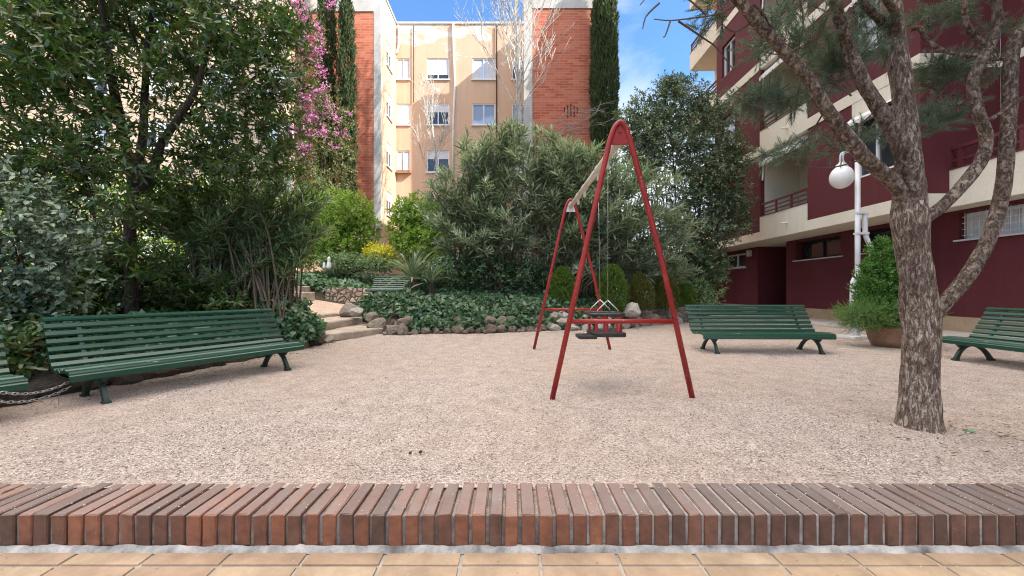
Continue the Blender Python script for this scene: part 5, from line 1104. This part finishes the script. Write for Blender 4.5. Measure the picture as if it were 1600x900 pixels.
# 7 yucca
yc = thing('yucca', P(650, 455, 10.9), 'spiky yucca with arching sword leaves on the central ivy bank', 'yucca')
lm = LM()
for (px, py, Y, n_, L) in ((646, 436, 10.5, 80, .95), (674, 444, 10.4, 52, .7)):
    c = P(px, py, Y); d = rnd_dir(n_); d[:, 2] = np.abs(d[:, 2]) * 1.0 + rg.uniform(-.1, .9, n_); d = nrmz(d)
    lm.add(np.array(tuple(c)) + d * .06, d, np.array([0, 0, 1.]) + rg.normal(0, .15, (n_, 3)), L * rg.uniform(.65, 1.1, n_), .062 * rg.uniform(.8, 1.2, n_), 'blade')
lm.build('leaf_rosette', M['l_yucca'], yc)
mb = MB(); mb.tube([P(649, 475, 10.5), P(646, 436, 10.5)], [.13, .10], 8, jit=.15); mb.tube([P(674, 475, 10.4), P(674, 444, 10.4)], [.09, .07], 8, jit=.15); mb.build('trunk', M['twig'], yc)
# 8 round shrubs
def round_shrub(name, label, lst, n_, L, W, mat, base, cat='shrub', group=None, k=7, stem=.2):
    o = thing(name, base, label, cat, group); cl = pc(lst); stems(cl, base, .035, M['bark'], o, random.Random(len(label)), 1, 'stem', .15, .2)
    p_, a_ = clump_pts(cl, n_, 2.7, .5); lm = LM(); sprigs(lm, p_, a_, k, stem, L, W, 'diamond', 70, 20, .3, None, 0, .3); lm.build('foliage', mat, o); return o
round_shrub('round_shrub', 'bright green bushy shrub left of the gap to the orange facade', [(540, 335, 42, 35, 17.5), (515, 370, 32, 32, 17), (560, 365, 32, 30, 17.5), (535, 395, 38, 26, 17), (500, 330, 28, 28, 18), (480, 380, 30, 40, 17.5)], 2700, .17, .085, M['l_green'], P(540, 430, 17.3))
round_shrub('round_shrub', 'bright green bushy shrub right of the gap, behind the loose oleander', [(645, 335, 34, 28, 17.5), (680, 350, 40, 34, 17.5), (630, 365, 25, 25, 17), (660, 385, 45, 24, 17), (720, 350, 30, 30, 17.8)], 2600, .17, .085, M['l_green'], P(655, 430, 17.3))
round_shrub('yellow_shrub', 'clipped yellow leaved shrub glowing between the two bright green shrubs', [(593, 396, 20, 11, 16.5), (600, 402, 16, 12, 16.3), (584, 392, 12, 8, 16.5)], 420, .11, .07, M['l_yellow'], P(595, 425, 16.4))
round_shrub('low_shrub', 'dark low shrub under the bright green shrub by the upper bank', [(535, 412, 38, 14, 16.2), (590, 415, 26, 12, 16.0), (610, 410, 16, 10, 16.2)], 600, .15, .06, M['l_ole_dark'], P(540, 430, 16.2))
round_shrub('yellow_shrub', 'yellow leaved shrub glimpsed low through the left oleander', [(405, 412, 26, 16, 14.9), (430, 418, 14, 12, 15)], 300, .11, .07, M['l_yellow'], P(410, 432, 15))
round_shrub('low_shrub', 'low dark leafy growth at the foot of the oleander stems on the ivy bank', [(715, 425, 32, 22, 11.0), (765, 428, 38, 24, 11.1), (820, 430, 34, 24, 11.2), (860, 440, 26, 20, 11.3)], 620, .16, .07, M['l_ivy'], P(780, 445, 11.2))
lg_spec = [(60, 330, 70, 60, 15), (160, 300, 60, 50, 16), (260, 330, 60, 60, 16), (350, 310, 50, 60, 17), (430, 340, 45, 50, 17), (30, 400, 60, 40, 14), (220, 400, 70, 40, 15), (330, 390, 60, 40, 16)]
round_shrub('garden_hedge', 'sunny green hedge at the back of the garden behind the left trees', lg_spec, 2600, .17, .08, M['l_green'], P(200, 440, 15.5), 'hedge')
# 9 cypresses
def cypress(label, px, pt, pb, wd, Y, n_, ragged=.15, lean=0):
    c = P(px, pb, Y); t_ = P(px + lean, pt, Y); h = t_.z - c.z; r = wd * Y / F
    o = thing('cypress_tree', c, label, 'tree', 'tall cypresses by the orange building')
    z = rg.uniform(0, 1, n_); prof = r * np.interp(z, [0, .06, .3, .7, .9, 1], [.6, .9, 1, .9, .55, .06]); a = rg.uniform(0, 6.283, n_); q = rg.uniform(.3, 1, n_) ** .35 * (1 + ragged * np.sin(a * 4 + z * 23) + ragged * .7 * np.sin(a * 7 - z * 51) + rg.normal(0, ragged * .35, n_))
    x0 = c.x + (t_.x - c.x) * z
    p_ = np.stack([x0 + prof * q * np.cos(a), Y + prof * q * np.sin(a), c.z + z * h], 1); d = np.stack([np.cos(a) * .22, np.sin(a) * .22, np.ones(n_)], 1) + rg.normal(0, .12, (n_, 3))
    lm = LM(); sprigs(lm, p_, d, 3, .2, .34, .07, 'diamond', 22, 6, .12); lm.build('crown', M['l_cyp'], o)
    MB().tube([c - Vector((0, 0, .6)), c.lerp(t_, .8)], [.18, .04], 8).build('trunk', M['bark'], o)
cypress('broad dense cypress against the right edge of the red brick pier', 944, -60, 240, 20, 23.3, 11000, .07)
cypress('dark narrow cypress in front of the left red brick pier', 543, -25, 330, 11, 22.6, 4200, .3, -2)
cypress('tall cypress behind the pink blossoms, left of the narrow one', 508, -90, 330, 13, 23.2, 5000, .2, 4)
# 10 bougainvillea
bg_ = thing('bougainvillea', P(490, 330, 21), 'bougainvillea with magenta blossom climbing in front of the left brick pier', 'climber')
cl = pc([(455, 20, 25, 25, 21.2), (480, 60, 28, 30, 21), (470, 120, 28, 30, 21), (495, 160, 30, 30, 21), (470, 190, 30, 30, 20.8), (520, 190, 30, 25, 21), (500, 230, 35, 25, 20.8), (460, 245, 30, 25, 20.6), (530, 250, 22, 35, 21), (480, 280, 40, 25, 20.6), (540, 290, 14, 25, 21), (440, 60, 16, 25, 21.3), (520, 300, 30, 20, 20.8)])
p_, a_ = clump_pts(cl, 1700, 2.3, .2); lm = LM(); sprigs(lm, p_, a_, 7, .3, .17, .09, 'diamond', 75, 30, .3); lm.build('foliage', M['l_boug'], bg_)
bl = pc([(462, 8, 18, 10, 20.8), (478, 30, 20, 12, 20.6), (490, 45, 14, 10, 20.6), (486, 95, 10, 8, 20.6), (478, 80, 18, 6, 20.6), (500, 112, 8, 12, 20.6), (484, 145, 18, 8, 20.5), (505, 140, 8, 12, 20.5), (472, 158, 14, 6, 20.5), (525, 185, 8, 6, 20.5), (478, 205, 16, 6, 20.3), (545, 178, 5, 5, 20.8), (520, 10, 6, 8, 22), (535, 208, 8, 6, 20.5), (452, 205, 12, 6, 20.3), (512, 165, 9, 8, 20.5), (470, 60, 16, 18, 20.6), (462, 110, 12, 14, 20.5), (488, 180, 16, 14, 20.4), (505, 205, 12, 10, 20.4), (448, 40, 8, 14, 20.8), (470, 235, 18, 7, 20.2), (520, 230, 7, 5, 20.4), (500, 70, 6, 20, 20.6)])
p_, a_ = clump_pts(bl, 760, 1.1, .2); lm = LM(); sprigs(lm, p_, a_, 6, .22, .13, .10, 'diamond', 80, 20, .35); lm.build('blossom', M['l_pink'], bg_)
stems(cl, P(490, 345, 21), .05, M['twig'], bg_, random.Random(8), 1, 'stem', .5, .4)
# 11 bare pale trees
def bare_tree(label, base, h, seed, spread=.35, r0=.13, n1=26, curve=None):
    o = thing('bare_tree', base, label, 'tree', 'leafless pale trees before the orange facade'); rn = random.Random(seed); mb = MB(); tw = LM(); A, B, R0 = [], [], []
    top = base + Vector((rn.uniform(-.3, .3), 0, h)); sp = spline([base, base.lerp(top, .35) + Vector((.15, 0, 0)), base.lerp(top, .7) - Vector((.1, 0, 0)), top], 5); mb.tube(sp, lerpr([r0, r0 * .7, r0 * .1], len(sp)), 8)
    def grow(p, d, L, r, lev):
        n_ = 5; q = p.copy(); dd = d.copy()
        for i in range(n_):
            dd = (dd + Vector((rn.uniform(-.14, .14), rn.uniform(-.14, .14), rn.uniform(-.04, .16)))).normalized(); nx_ = q + dd * (L / n_)
            A.append(tuple(q)); B.append(tuple(nx_)); R0.append(r * (1 - i / n_ * .6)); q = nx_
            if lev < 3 and i >= 1:
                for _ in range(2 if lev < 2 else 1):
                    s_ = Vector((rn.uniform(-1, 1), rn.uniform(-1, 1), rn.uniform(-.1, .7))).normalized(); grow(q, (dd * .9 + s_ * .55).normalized(), L * rn.uniform(.4, .6), r * .5, lev + 1)
    for i in range(n1):
        t = .22 + .75 * i / n1; p = base.lerp(top, t); an = rn.uniform(0, 6.28); d = Vector((math.cos(an) * spread, math.sin(an) * spread * .7, .8)).normalized(); grow(p, d, h * rn.uniform(.20, .34) * (1.15 - t * .6), r0 * .36 * (1.1 - t * .6), 1)
    mb.build('trunk', M['white_bark'], o, True); R0 = np.array(R0); tw.sticks(np.array(A), np.array(B), np.maximum(R0, .010), np.maximum(R0 * .85, .008)); tw.build('branch', M['white_bark'], o); return o
bare_tree('tall leafless white barked tree reaching above the orange roof', P(806, 300, 20.5), 15.5, 5, .40, .115, 32)
bare_tree('small leafless tree in front of the orange facade windows', P(678, 330, 20), 6.8, 12, .55, .07, 9)
def bare_shrub(label, base, tips, seed):
    o = thing('bare_shrub', base, label, 'shrub'); rn = random.Random(seed); tw = LM(); A, B, R0 = [], [], []
    for t_ in tips:
        sp = spline([Vector(base), Vector(base).lerp(t_, .5) + Vector((0, 0, .35)), t_], 6)
        for i in range(len(sp) - 1):
            A.append(tuple(sp[i])); B.append(tuple(sp[i + 1])); R0.append(.035 * (1 - i / 14))
            if i > 4:
                q = sp[i] + Vector((rn.uniform(.1, .8), rn.uniform(-.4, .4), rn.uniform(-.25, .4))); A.append(tuple(sp[i])); B.append(tuple(q)); R0.append(.014)
                for _ in range(2): A.append(tuple(sp[i].lerp(q, .5))); B.append(tuple(q + Vector((rn.uniform(-.1, .5), 0, rn.uniform(-.3, .3))))); R0.append(.011)
    R0 = np.array(R0); tw.sticks(np.array(A), np.array(B), R0, R0 * .85); tw.build('branch', M['white_bark'], o); return o
bare_shrub('low leafless pale branches arching right above the oleander before the brick pier', P(815, 250, 20), [P(945, 160, 20), P(935, 178, 19.8), P(950, 190, 20.2), P(905, 165, 20), P(900, 205, 20)], 3)
# ------------------------------------------------------------------ small garden things
def cat_statue(px, py, Y, label, s, tail):
    c = P(px, py, Y); o = thing('garden_statue', c, label, 'statue'); mb = MB()
    mb.lathe([(.075 * s, 0), (.08 * s, .06 * s), (.06 * s, .18 * s), (.04 * s, .26 * s), (.05 * s, .31 * s), (.045 * s, .36 * s), (.02 * s, .40 * s)], c, 12); mb.build('body', M['white_paint'], o, True)
    if tail:
        mb = MB(); mb.lathe([(.05 * s, 0), (.05 * s, .08 * s), (.03 * s, .15 * s), (.035 * s, .19 * s), (.01 * s, .22 * s)], c + Vector((-.16 * s, 0, -.01)), 10); mb.build('companion', M['white_paint'], o, True)
cat_statue(514, 420, 15.2, 'white garden figurine with a smaller one beside it on the upper ivy bank', 1.2, True)
cat_statue(697.5, 420, 11.8, 'single white pointed garden ornament at the foot of the loose oleander', .55, False)
for (px, py, s, lab) in ((641, 709, .011, 'small dark pine cone lying left of its twin on the gravel'), (657, 708, .012, 'small dark pine cone lying right of its twin on the gravel')):
    c = G(px, py); mb = MB(); mb.lathe([(.2 * s, -.1 * s), (.8 * s, .2 * s), (s, .7 * s), (.75 * s, 1.1 * s), (.2 * s, 1.3 * s)], c, 9); tag(mb.build('pine_cone', M['bark'], smooth=True), lab, 'pine cone')
c = G(1518, 677); m, n, b = base_mat('green scrap'); b.inputs['Base Color'].default_value = (.03, .28, .12, 1)
mb = MB(); mb.add([(c.x - .022, c.y - .012, .01), (c.x + .018, c.y - .02, .016), (c.x + .025, c.y + .012, .008), (c.x - .012, c.y + .018, .018), (c.x, c.y, .021)], [(0, 1, 4), (1, 2, 4), (2, 3, 4), (3, 0, 4)])
tag(mb.build('plastic_scrap', m), 'scrap of green plastic lying right of the pine trunk', 'litter')
